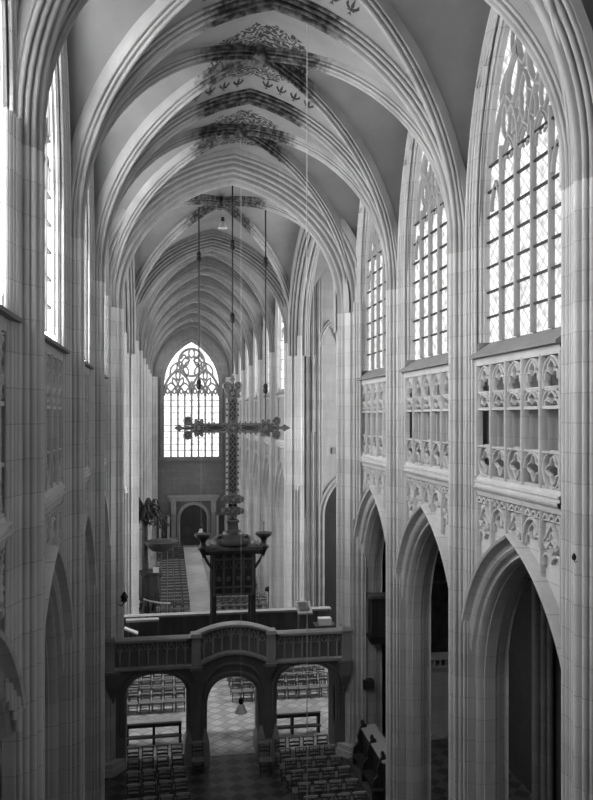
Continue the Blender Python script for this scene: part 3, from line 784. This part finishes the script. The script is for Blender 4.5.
# ------------------------------------------------------------------ rood pedestal and cross
PX, PYY = 2.44, 29.4
rp = thing('rood_pedestal', 'tall dark carved wooden pedestal on four posts standing in the screen loft', 'pedestal', (PX, PYY, 3.66))
bx = MB(); bx.box((PX-.74, PYY-.5, 5.9), (PX+.74, PYY+.5, 7.5)); bx.build('cabinet', M_WOOD, rp, smooth=False)
pn = MB()
for x in (-.74, -.37, 0, .37, .74): pn.box((PX+x-.045, PYY-.56, 5.9), (PX+x+.045, PYY-.48, 7.5))
for z in (5.88, 6.15, 7.2, 7.44): pn.box((PX-.78, PYY-.57, z), (PX+.78, PYY-.48, z+.07))
for i in range(4):
    pn.sweep(trefoil_head(-.555+.37*i, 6.75, .3, .38), barprof(.035,-.54,-.48), lambda u, v, d: (PX+u, PYY+d, v), cprof=True)
    pn.lathe((PX-.555+.37*i, PYY-.5, 6.5), [(.02,-.06),(.1,-.04),(.07,0)], 10, 'y')
pn.build('carved_panelling', M_OAK, rp, smooth=False)
for sx in (-1, 1):
    for sy in (-1, 1):
        l = MB(); l.box((PX+sx*.74-.09, PYY+sy*.46-.09, 3.66), (PX+sx*.74+.09, PYY+sy*.46+.09, 7.5)); l.build('post', M_WOOD, rp, smooth=False)
        if sx*sy: pass
c = MB(); c.taper((PX, PYY), 1.75, 1.2, 2.1, 1.5, 7.45, 7.6); c.taper((PX, PYY), 2.15, 1.55, 2.15, 1.55, 7.6, 7.72); c.taper((PX, PYY), 2.0, 1.4, 1.8, 1.3, 7.72, 7.8); c.build('cornice', M_OAK, rp, smooth=False)
d = MB(); d.lathe((PX, PYY, 7.8), [(.85,0),(.84,.08),(.74,.18),(.55,.26),(.4,.32),(.36,.42),(.26,.46)], 24); d.build('domed_roof', M_WOOD, rp)
n = MB(); n.taper((PX, PYY), .62, .5, .42, .36, 8.15, 8.3); n.taper((PX, PYY), .42, .36, .38, .32, 8.3, 8.6); n.taper((PX, PYY), .5, .44, .46, .4, 8.58, 8.655); n.build('plinth', M_OAK, rp, smooth=False)
for s in (-1, 1):
    sc = MB()
    for k in range(9): a = PI*k/8; sc.lathe((PX+s*(.42+.25*k/8), PYY-.35, 8.05+.12*math.sin(a*1.2)-.02*k), [(.02,-.05),(.08,0),(.02,.05)], 8)
    sc.build('carved_scroll', M_OAK, rp)
for s in (-1, 1):
    x = PX+s*1.15
    u = MB(); u.lathe((x, PYY-.5, 7.3), [(.01,0),(.05,.12),(.14,.3),(.2,.34),(.2,.42),(.12,.5),(.1,.62),(.14,.7),(.27,.8),(.32,.84),(.32,.92),(.05,.92)], 14); cup = u.build('candle_cup', M_WOOD, rp)
    u = MB(); u.cyl(x, PYY-.5, 8.2, 8.65, .018, 6); u.build('pricket', M_IRON, cup)
    u = MB(); u.box((PX+s*.9-.22, PYY-.58, 7.42), (PX+s*.9+.22, PYY-.42, 7.56)); u.tube([(PX+s*.8, PYY-.5, 6.9), (PX+s*.98, PYY-.5, 7.15), (PX+s*1.12, PYY-.5, 7.45)], .06); u.build('bracket', M_WOOD, rp)

rc = thing('rood_cross', 'great gilded openwork cross with trefoil ends above the rood screen', 'cross', (PX, PYY, 8.66))
mpc = lambda u, v, d: (PX+u, PYY+d, v)
def rot4(pts, dirn):   # lay out along an arm
    return [(p[0], p[1]) for p in pts]
up = MB(); up.box((PX-.15, PYY-.08, 8.66), (PX+.15, PYY+.08, 13.4)); up.build('upright', M_GILTDARK, rc, smooth=False)
fr = MB()
for x in (-.155, .155): fr.box((PX+x-.03, PYY-.12, 9.7), (PX+x+.03, PYY+.12, 13.3))
for k in range(16): fr.sweep(quatre(0, 9.9+.22*k, .075), barprof(.03,-.12,-.07), mpc, closed=True, cprof=True)
fr.build('upright_border', M_GILT, rc, smooth=False)
for k in range(16):
    for x in (-.215, .215):
        z = 9.8+.22*k
        if abs(z-12.18) > .3: ck = MB(); ck.lathe((PX+x, PYY, z), [(.01,-.04),(.04,-.02),(.036,.02),(.01,.05)], 7); ck.build('crocket', M_GILTDARK, rc)
for s in (-1, 1):
    a = MB(); a.box((PX+min(s*.2,s*1.05), PYY-.09, 12.04), (PX+max(s*.2,s*1.05), PYY+.09, 12.32)); a.build('arm', M_GILTDARK, rc, smooth=False)
    b = MB()
    for z in (12.03, 12.33): b.box((PX+min(s*.2,s*1.05), PYY-.13, z-.035), (PX+max(s*.2,s*1.05), PYY+.13, z+.035))
    b.lathe((PX+s*.62, PYY-.1, 12.18), [(.02,-.05),(.38,-.04),(.4,.03)], 16, 'y', 1.0) if False else b.sweep(vesica(s*.62, 12.18, .2, .75, PI/2), barprof(.04,-.13,-.06), mpc, closed=True, cprof=True)
    for k in range(4):
        for z in (11.97, 12.39): b.lathe((PX+s*(.3+.2*k), PYY, z), [(.01,-.05),(.04,0),(.01,.05)], 6)
    b.build('arm_border', M_GILT, rc)
def rosette(cx, cz, r, name='medallion'):
    m = MB(); m.lathe((PX+cx, PYY-.12, cz), [(r*.3,-.06),(r*.34,.0),(r*.5,.02),(r*.55,-.04),(r*.66,-.04),(r*.7,.03),(r*.86,.03),(r*.9,.2),(r*.5,.24)], 20, 'y')
    for k in range(8):
        a = 2*PI*(k+.5)/8; ca, sa = math.cos(a), math.sin(a)
        m.prism([(cx+r*(u*ca-v*sa), cz+r*(u*sa+v*ca)) for u, v in ((.7,-.2),(1.0,-.26),(1.26,0),(1.0,.26),(.7,.2))], mpc, -.12, .08)
        m.lathe((PX+cx+r*.43*ca, PYY-.13, cz+r*.43*sa), [(.005,-.03),(r*.1,-.01),(r*.1,.04)], 6, 'y')
    m.build(name, M_GILT, rc, smooth=False)
def finial(cx, cz, ax, az):
    m = MB(); px, pz = -az, ax
    for q in (-1, 1):
        x, z = cx+ax*.42+px*q*.27, cz+az*.42+pz*q*.27
        m.lathe((PX+x, PYY-.08, z), [(.04,-.04),(.05,.01),(.1,.02),(.11,-.03),(.15,-.03),(.18,.01),(.18,.14),(.02,.16)], 12, 'y')
        m.tube([(PX+cx+ax*.2, PYY, cz+az*.2), (PX+cx+ax*.5+px*q*.06, PYY, cz+az*.5+pz*q*.06), (PX+x, PYY, z)], .05)
    m.tube([(PX+cx+ax*.2, PYY, cz+az*.2), (PX+cx+ax*.85, PYY, cz+az*.85)], .065)
    m.prism([(cx+ax*.6, cz+az*.6), (cx+ax*.72+px*.14, cz+az*.72+pz*.14), (cx+ax*.95, cz+az*.95), (cx+ax*.72-px*.14, cz+az*.72-pz*.14)], mpc, -.08, .08)
    m.build('trefoil_end', M_GILT, rc, smooth=False)
rosette(0, 12.18, .26); rosette(-1.28, 12.18, .3); rosette(1.28, 12.18, .3); rosette(0, 13.5, .28); rosette(0, 9.45, .28); rosette(0, 9.0, .26)
finial(-1.28, 12.18, -1, 0); finial(1.28, 12.18, 1, 0); finial(0, 13.45, 0, .8)
for z in (9.0, 9.45):
    for s in (-1, 1):
        m = MB(); m.lathe((PX+s*.32, PYY-.06, z), [(.03,-.04),(.13,0),(.12,.1),(.02,.14)], 10, 'y'); m.build('foot_leaf', M_GILT, rc)

def rod(label, x, z0, z1, weights):
    t = thing('hanging_rod', label, 'rod', (x, PYY, z0), 'iron rods holding the cross')
    m = MB(); m.cyl(x, PYY, z0, z1, .028, 6); m.build('rod', M_IRON, t)
    for z in weights:
        m = MB(); m.lathe((x, PYY, z), [(.03,-.2),(.09,-.16),(.1,-.05),(.07,.02),(.1,.06),(.07,.16),(.03,.2)], 10); m.build('turnbuckle', M_IRON, t)
rod('thin iron rod from the vault to the top of the great cross', PX, 14.26, 21.7, (19.2, 16.4))
rod('thin iron rod holding the left arm of the great cross', PX-1.28, 12.5, 20.6, (18.7, 13.85))
rod('thin iron rod holding the right arm of the great cross', PX+1.28, 12.5, 20.6, (18.6, 13.7))

# loft furniture
lt = thing('lectern', 'dark wooden reading desk with pale framed top in the loft, right of the cross', 'lectern', (5.25, 29.3, 3.66))
m = MB(); m.box((5.0, 29.15, 3.66), (5.4, 29.55, 5.0)); m.build('body', M_OAK, lt, smooth=False)
m = MB(); m.prism([(29.0,5.0),(29.0,5.06),(29.7,5.36),(29.7,5.3)], lambda y, z, x: (x, y, z), 4.92, 5.5); m.build('desk_top', M_BENCHTOP, lt, smooth=False)
m = MB(); m.prism([(29.12,5.12),(29.12,5.15),(29.58,5.35),(29.58,5.31)], lambda y, z, x: (x, y, z), 5.02, 5.4); m.build('open_book', M_OAK, lt, smooth=False)
tag(boxobj('paper_stack', M_PAPER, (5.75, 29.0, 4.55), (6.25, 29.35, 4.8)), 'pale stack of papers in the loft at the right end', 'papers')
tb = thing('side_table', 'small table holding the papers at the right end of the loft', 'table', (6.0, 29.2, 3.66))
m = MB(); m.box((5.6, 28.9, 4.5), (6.4, 29.5, 4.55)); m.build('table_top', M_OAK, tb, smooth=False)
for x in (5.65, 6.35):
    for y in (28.95, 29.45): m = MB(); m.box((x-.03, y-.03, 3.66), (x+.03, y+.03, 4.5)); m.build('leg', M_OAK, tb, smooth=False)
bd = thing('desk', 'low desk with a pale board top at the left end of the loft', 'desk', (-1.1, 30.1, 3.66))
m = MB(); m.box((-1.6, 30.0, 4.72), (-.35, 30.3, 4.8)); m.build('desk_top', M_BENCHTOP, bd, smooth=False)
for x in (-1.55, -.42): m = MB(); m.box((x-.04, 30.0, 3.66), (x+.04, 30.3, 4.72)); m.build('leg', M_OAK, bd, smooth=False)
bm_ = MB(); bm_.prism([(0,0),(.5,-.22),(.5,-.16),(0,.06)], lambda u, v, d: (-1.62+u, 29.4+d, 4.6+v), 0, .35)
bo = thing('music_stand', 'tilted pale book on a slim stand by the left pier in the loft', 'music stand', (-1.4, 29.5, 3.66))
bm_.build('book', M_PAPER, bo, smooth=False); m = MB(); m.cyl(-1.4, 29.55, 3.66, 4.5, .03, 8); m.cyl(-1.4, 29.55, 3.66, 3.7, .18, 12); m.build('stand', M_IRON, bo)

# ------------------------------------------------------------------ pendant lamps and rope
def pendant(label, x, y, z, ztop_, cord=.008, k=.8):
    t = thing('pendant_lamp', label, 'lamp', (x, y, z))
    m = MB(); m.cyl(x, y, z+.5*k, ztop_, cord, 5); m.build('cord', M_ROPE, t)
    m = MB(); m.lathe((x, y, z), [(a*k, b*k) for a, b in [(.05,.62),(.09,.6),(.1,.42),(.07,.34),(.12,.3)]], 12); m.build('socket', M_IRON, t)
    m = MB(); m.lathe((x, y, z), [(a*k, b*k) for a, b in [(.09,.36),(.14,.3),(.2,.12),(.27,.0),(.25,.0),(.18,.12),(.12,.28),(.02,.3)]], 18); sh = m.build('lamp_shade', M_SHADE, t)
    m = MB(); m.lathe((x, y, z+.1*k), [(a*k, b*k) for a, b in [(.01,-.08),(.06,-.05),(.07,0),(.03,.08),(.02,.2)]], 10); m.build('bulb', M_SHADE, sh)
pendant('pale conical pendant lamp hanging low before the middle arch of the screen', XC, 25.49, 2.75, 21.9)
pendant('conical pendant lamp drawn up under the crossing vault keystone', XC, 34.15, 21.0, 21.95)
pendant('small pale pendant lamp hanging far down the nave before the west door', XN+.15, 58.1, 3.9, 21.7)
m = MB(); m.cyl(3.17, 17.43, 0.0, 21.7, .011, 5); tag(m.build('rope', M_ROPE), 'long thin pale rope hanging straight down the choir right of the cross', 'rope')

# ------------------------------------------------------------------ chairs
def chair_parts():
    seat = MB(); seat.taper((0,-.02), .43, .42, .43, .42, .42, .46)
    fl = []; rl = []
    for s in (-1, 1):
        a = MB(); a.cyl(s*.19, -.2, 0, .43, .018, 6); fl.append(a)
        b = MB(); b.tube([(s*.18,.17,0),(s*.18,.18,.45),(s*.19,.25,.95)], .019, 6); rl.append(b)
    back = MB()
    for z, h, y in ((.62,.07,.205),(.75,.06,.222)): back.prism([(-.19,y),(0,y+.03),(.19,y),(.19,y+.02),(0,y+.05),(-.19,y+.02)], lambda u, v, w: (u, v, w), z, z+h)
    top = MB(); top.prism([(-.215,.235),(-.1,.265),(.1,.265),(.215,.235),(.215,.268),(.1,.3),(-.1,.3),(-.215,.268)], lambda u, v, w: (u, v, w), .9, .97)
    st = MB()
    for z in (.15, .28):
        st.box((-.19,-.21,z), (.19,-.19,z+.025))
        for s in (-1, 1): st.box((s*.185-.012,-.2,z+.03), (s*.185+.012,.17,z+.055))
    return seat, fl, rl, back, top, st
def proto_chair():
    t = thing('wooden_chair', '', 'chair')
    seat, fl, rl, back, top, st = chair_parts()
    seat.build('seat', M_RUSH, t); 
    for x in fl: x.build('front_leg', M_CHAIR, t)
    for x in rl: x.build('rear_post', M_CHAIR, t)
    back.build('back_rails', M_CHAIR, t, smooth=False); top.build('top_rail', M_RAIL, t, smooth=False); st.build('stretchers', M_CHAIR, t, smooth=False)
    return t
def simple_chair_mesh():
    seat, fl, rl, back, top, st = chair_parts(); m = MB()
    for q in [seat, back, top, st] + fl + rl: m.add(q.v, q.f)
    return m
CH = proto_chair(); first = [True]
def put(x, y, rz, label, group):
    if first[0]:
        first[0] = False; CH.location = (x, y, 0); CH.rotation_euler[2] = rz; CH['label'] = label; CH['group'] = group
    else: dup(CH, (x, y, 0), label, group, rz)
J = lambda a: random.uniform(-a, a)
# before the screen, left: five rows of four
for r in range(6):
    for c in range(4):
        put(-1.2+.5*c+.04*r+J(.012), 27.3-.93*r+J(.04)+.03*c, J(.06), 'chair, left block before the screen, %s row from bench, %s from left wall' % (ORD[r+1], ORD[c+1]), 'chairs left before the screen')
put(1.05, 27.4, .05, 'single dim chair against the foot of the left screen pillar', 'chairs left before the screen')
for r in range(6):
    n = 4 if r < 2 else 5
    for c in range(n):
        if 4.02+.52*c+.06*r < 6.15: put(4.02+.52*c+.06*r+J(.02), 27.25-.88*r+J(.012), J(.05), 'chair, right block before the screen, %s row from bench, %s from middle' % (ORD[r+1], ORD[c+1]), 'chairs right before the screen')
put(3.4, 27.0, 0, 'dim chair at the foot of the right screen pillar', 'chairs right before the screen')
# crossing, behind the screen
for r in range(5):
    for c in range(6):
        put(.52-.5*c+J(.012), 33.3+.95*r+J(.05), J(.07), 'chair beyond the left screen arch, %s row, %s from the central passage' % (ORD[r+1], ORD[c+1]), 'chairs in the crossing, left block')
for r in range(6):
    for c in range(9):
        put(3.0+.5*c+J(.012), 34.0+.92*r+J(.05), J(.07), 'chair beyond the right screen arches, %s row, %s from the central passage' % (ORD[r+1], ORD[c+1]), 'chairs in the crossing, right block')
# nave
sm = simple_chair_mesh()
nc = None; stuff = MB()
def nave_chair(x, y, rz, label, group):
    global nc
    if nc is None:
        nc = sm.build('wooden_chair', M_CHAIR, None); o = nc; o.data.materials.append(M_RAIL); o.data.materials.append(M_RUSH)
        # top rails carry light put into their colour; seats are paler rush
        for p in o.data.polygons:
            z = p.center.z
            p.material_index = 1 if z > .88 and p.center.y > .22 else (2 if .41 < z < .47 and abs(p.center.y) < .24 else 0)
    else:
        o = nc.copy(); COL.objects.link(o)
    o.location = (x, y, 0); o.rotation_euler[2] = rz; tag(o, label, 'chair', group)
for r in range(24):
    for c in range(5):
        x, y = 1.15-.48*c+J(.012), 49.3+.98*r+J(.05)
        if c == 4 and min(abs(y-q) for q in NY) < 1.2: continue
        if r < 15: nave_chair(x, y, J(.05), 'nave chair left of runner, %s row beyond the loft, %s from the runner' % (ORD[r+1], ORD[c+1]), 'nave chairs left of the runner')
        else:
            o0 = len(stuff.v); stuff.add([(a+x, b+y, z) for a, b, z in sm.v], sm.f)
for r in range(10):
    for c in range(7):
        x, y = 3.3+.48*c+J(.012), 49.6+.95*r+J(.05)
        if c > 4 and min(abs(y-q) for q in NY) < 1.2: continue
        nave_chair(x, y, J(.05), 'nave chair right of runner, %s row beyond the loft, %s from the runner' % (ORD[r+1], ORD[c+1]), 'nave chairs right of the runner')
o = stuff.build('chair_rows', M_CHAIR); tag(o, 'farthest rows of nave chairs near the west door', 'chairs', None, 'stuff')

# benches behind the screen
def bench(label, x0, x1, y):
    t = thing('kneeling_bench', label, 'bench', ((x0+x1)/2, y, 0), 'benches under the screen arches')
    m = MB(); m.box((x0, y-.16, .8), (x1, y+.16, .86)); m.build('top_board', M_BENCHTOP, t, smooth=False)
    m = MB(); m.box((x0, y-.14, .66), (x1, y-.1, .8)); m.build('front_rail', M_WOOD, t, smooth=False)
    m = MB(); m.box((x0, y-.3, .3), (x1, y-.06, .36)); m.build('kneeler', M_OAK, t, smooth=False)
    for x in (x0+.06, (x0+x1)/2, x1-.06): m = MB(); m.box((x-.05, y-.15, 0), (x+.05, y+.15, .8)); m.build('leg', M_WOOD, t, smooth=False)
bench('long dark kneeling bench with pale top seen through the left screen arch', -1.6, .52, 30.1)
bench('long dark kneeling bench seen through the right screen arch', 3.75, 6.0, 30.15)

# ------------------------------------------------------------------ stalls by the right arcade
stl = thing('choir_stall', 'dark carved choir stall with sloping pale top between the two far right piers', 'choir stall', (7.0, 25.0, 0))
m = MB(); m.box((6.45, 23.8, 0), (7.3, 27.1, .22)); m.build('platform', M_OAK, stl, smooth=False)
m = MB(); m.box((6.85, 23.8, .22), (7.0, 26.7, 1.45)); m.build('back_panel', M_WOOD, stl, smooth=False)
m = MB(); m.prism([(6.8,1.45),(6.8,1.5),(7.35,1.56),(7.35,1.5)], lambda x, z, y: (x, y, z), 23.8, 26.75); m.build('top_board', M_BENCHTOP, stl, smooth=False)
for k in range(3):
    y = 26.62-1.3*k
    m = MB(); m.prism([(6.5,.22),(7.0,.22),(7.0,1.6),(6.85,1.72),(6.78,1.5),(6.66,1.2),(6.7,1.0),(6.55,.85),(6.5,.6)], lambda x, z, d: (x, y+d, z), -.05, .05)
    m.lathe((6.85, y, 1.7), [(.02,-.1),(.07,-.02),(.05,.05),(.02,.08)], 8); m.build('end_panel', M_WOOD, stl, smooth=False)
m = MB(); m.box((6.5, 23.8, .55), (6.85, 26.6, .62)); m.build('seat', M_WOOD, stl, smooth=False)
# hung on the far jamb of the third arch
bx = thing('wall_cabinet', 'dark wooden cabinet hung on the jamb of the far right arch', 'cabinet', (7.6, 27.45, 4.2))
m = MB(); m.box((7.35, 27.2, 4.55), (7.95, 27.68, 5.95)); m.build('case', M_WOOD, bx, smooth=False)
m = MB(); m.box((7.27, 27.12, 5.95), (8.0, 27.68, 6.06)); m.build('cornice', M_OAK, bx, smooth=False)
m = MB(); m.taper((7.62, 27.44), .5, .4, .72, .52, 4.25, 4.55); m.build('bracket', M_WOOD, bx, smooth=False)
tag(boxobj('wall_box', M_WOOD, (7.1, 27.45, 2.55), (7.5, 27.72, 2.88)), 'small dark box low on the jamb of the far right arch', 'box')
# altarpiece on the transverse wall of the aisle
al = thing('altarpiece', 'dark framed altarpiece above a ledge, seen through the second right arch', 'altarpiece', (10.9, 29.5, 0))
m = MB(); m.box((10.3, 29.5, 3.15), (11.7, 29.6, 6.6)); m.build('painting', M_PICT, al, smooth=False)
m = MB()
for x in (10.2, 11.7): m.box((x, 29.4, 3.1), (x+.12, 29.6, 6.7))
m.box((10.2, 29.4, 5.9), (11.82, 29.6, 6.0)); m.box((10.2, 29.4, 6.7), (11.82, 29.6, 6.9)); m.build('frame', M_OAK, al, smooth=False)
m = MB(); m.box((10.1, 28.9, 2.65), (11.9, 29.6, 2.75)); m.box((10.1, 28.9, 3.0), (11.9, 29.6, 3.1))
for k in range(8): m.box((10.12+.24*k, 28.92, 2.75), (10.17+.24*k, 28.97, 3.0))
m.build('ledge', M_STONE, al, smooth=False)
m = MB(); m.box((10.2, 29.0, 0), (11.8, 29.6, 2.65)); m.build('altar_base', M_STONE, al, smooth=False)

# ------------------------------------------------------------------ pulpit in the nave, with carved palm
PUY = 43.6
pu = thing('pulpit', 'dark carved pulpit with palm foliage and round canopy by the left nave pier', 'pulpit', (-1.0, PUY, 0))
m = MB(); m.lathe((-1.0, PUY, 0), [(.6,0),(.6,.15),(.3,.3),(.25,1.7),(.45,2.3),(.6,2.6),(.62,2.7),(.6,3.8),(.66,3.9),(.66,4.0),(.1,4.0)], 8); m.build('tub', M_WOOD, pu, smooth=False)
m = MB(); m.lathe((-.4, PUY, 5.55), [(.2,-.5),(.5,-.42),(.75,-.2),(.86,-.05),(.88,.06),(.82,.1),(.5,.12),(.1,.14)], 20); sb = m.build('sounding_board', M_WOOD, pu)
m = MB(); m.lathe((-.4, PUY, 5.55), [(.84,.07),(.9,.06),(.91,.09),(.84,.11)], 20); m.build('rim', M_OAK, sb)
m = MB(); m.tube([(-1.25,PUY+.3,0),(-1.2,PUY+.3,2.5),(-1.3,PUY+.3,4.8),(-1.3,PUY+.3,7.1)], .24, 8, .17); m.build('palm_trunk', M_LEAF, pu)
m = MB(); rnd = random.Random(3)
for k in range(34):
    a = 2*PI*k/34+rnd.uniform(-.1,.1); L = rnd.uniform(.8,1.3); h = rnd.uniform(.4,1.5); base = 6.75+rnd.uniform(-.3,.4)
    pts = [(-1.25+L*t*math.cos(a), PUY+.2+.6*L*t*math.sin(a), base+h*math.sin(t*2.2)-.7*t*t) for t in (0,.25,.5,.75,1)]
    for j, p in enumerate(pts[1:]):
        w = .17*(1-.2*j); q = pts[j]; sx, sy = -math.sin(a)*w, math.cos(a)*w
        m.add([(q[0]-sx,q[1]-sy,q[2]),(q[0]+sx,q[1]+sy,q[2]),(p[0]+sx*.8,p[1]+sy*.8,p[2]),(p[0]-sx*.8,p[1]-sy*.8,p[2]),
               (q[0],q[1],q[2]+.07),(p[0],p[1],p[2]+.07)], [(0,1,2,3),(0,3,5,4),(1,4,5,2)])
    for j in (1, 2, 3, 4):                                   # leaflets hanging from the midrib
        q = pts[j]
        for e in (-1, 1):
            ex, ey = -math.sin(a)*e*.22, math.cos(a)*e*.22
            m.add([(q[0]+ex*.2,q[1]+ey*.2,q[2]+.05),(q[0]+ex+.08*math.cos(a),q[1]+ey+.08*math.sin(a),q[2]-.22),(q[0]+ex*.2+.1*math.cos(a),q[1]+ey*.2+.1*math.sin(a),q[2]-.06),(q[0]+ex*.5,q[1]+ey*.5,q[2]-.12)], [(0,1,2),(0,3,1),(0,2,3),(1,3,2)])
m.build('palm_fronds', M_LEAF, pu, smooth=False)
m = MB()
for k in range(70):
    a = rnd.uniform(0, 2*PI); z = rnd.uniform(.3, 4.0); r = rnd.uniform(.4,.75)
    m.lathe((-1.02+r*math.cos(a)*.8, PUY-.1+r*math.sin(a)*.6, z), [(.02,-.2),(rnd.uniform(.08,.18),-.05),(.1,.1),(.02,.22)], 6)
m.build('carved_foliage', M_LEAF, pu, smooth=False)
m = MB(); m.box((-.82, PUY-.75, 4.02), (-.5, PUY-.5, 4.3)); m.build('open_book', M_PAPER, pu, smooth=False)
hr = [(-.75+.85*math.cos(t), PUY-.3-.75*math.sin(t), 2.0+.18*(t+1.2)) for t in [i*.25-1.2 for i in range(15)]]
m = MB(); m.tube(hr, .045, 6); hr_ = m.build('stair_handrail', M_RAIL, pu)
m = MB()
for p in hr[::2]: m.cyl(p[0], p[1], .0, p[2], .025, 6)
m.build('balusters', M_OAK, hr_)
# small fittings
def sconce(label, x, y, z, s, k=1.0):
    t = thing('wall_sconce', label, 'sconce', (x, y, z))
    m = MB(); m.tube([(x+s*.2*k, y, z-.1*k), (x+s*.08*k, y, z-.16*k), (x, y, z-.02*k)], .025*k); m.build('arm', M_IRON, t)
    m = MB(); m.lathe((x, y, z), [(a*k, b*k) for a, b in [(.03,-.05),(.12,.02),(.1,.08),(.14,.16),(.08,.26),(.03,.34)]], 10); m.build('cup', M_IRON, t)
sconce('small dark sconce on the left pier just above the loft', -1.52, 27.65, 6.1, -1)
sconce('small dark sconce at right edge on the nearest right pier', 6.46, 11.45, 10.3, 1, .3)
t = thing('candle_stand', 'slim iron candle stand right of the nave chairs, by the pier', 'candle stand', (6.3, 48.3, 0))
m = MB(); m.cyl(6.3, 48.3, .03, 1.5, .025, 6); m.cyl(6.3, 48.3, 0, .04, .2, 12); m.build('pole', M_IRON, t)
m = MB(); m.lathe((6.3, 48.3, 1.5), [(.03,0),(.22,.05),(.26,.16),(.2,.28),(.05,.34)], 12); m.build('cup', M_IRON, t)
tag(boxobj('wall_plaque', M_SILL, (8.75, 40.5, 10.6), (9.15, 40.6, 10.95)), 'small dark plaque high on the pale wall beyond the right screen pier', 'plaque')

# ------------------------------------------------------------------ light and camera
w = bpy.data.worlds.new('sky'); S.world = w; w.use_nodes = True
bg = w.node_tree.nodes['Background']; bg.inputs[0].default_value = (.95,.97,1,1); bg.inputs[1].default_value = .3
bg.inputs[0].default_value = (1,1,1,1)

cam = bpy.data.cameras.new('camera'); co = bpy.data.objects.new('camera', cam); COL.objects.link(co)
co.location = (0,0,12.6); co.rotation_euler = (PI/2, 0, -math.radians(9.52))
cam.sensor_fit = 'VERTICAL'; cam.sensor_height = 36; cam.lens = 766/800*36; cam.shift_y = 17/800; cam.clip_end = 300; cam.clip_start = .05
S.camera = co
S.view_settings.view_transform = 'Standard'; S.view_settings.look = 'None'; S.view_settings.exposure = 0; S.view_settings.gamma = 1
S.cycles.max_bounces = 8; S.cycles.diffuse_bounces = 6
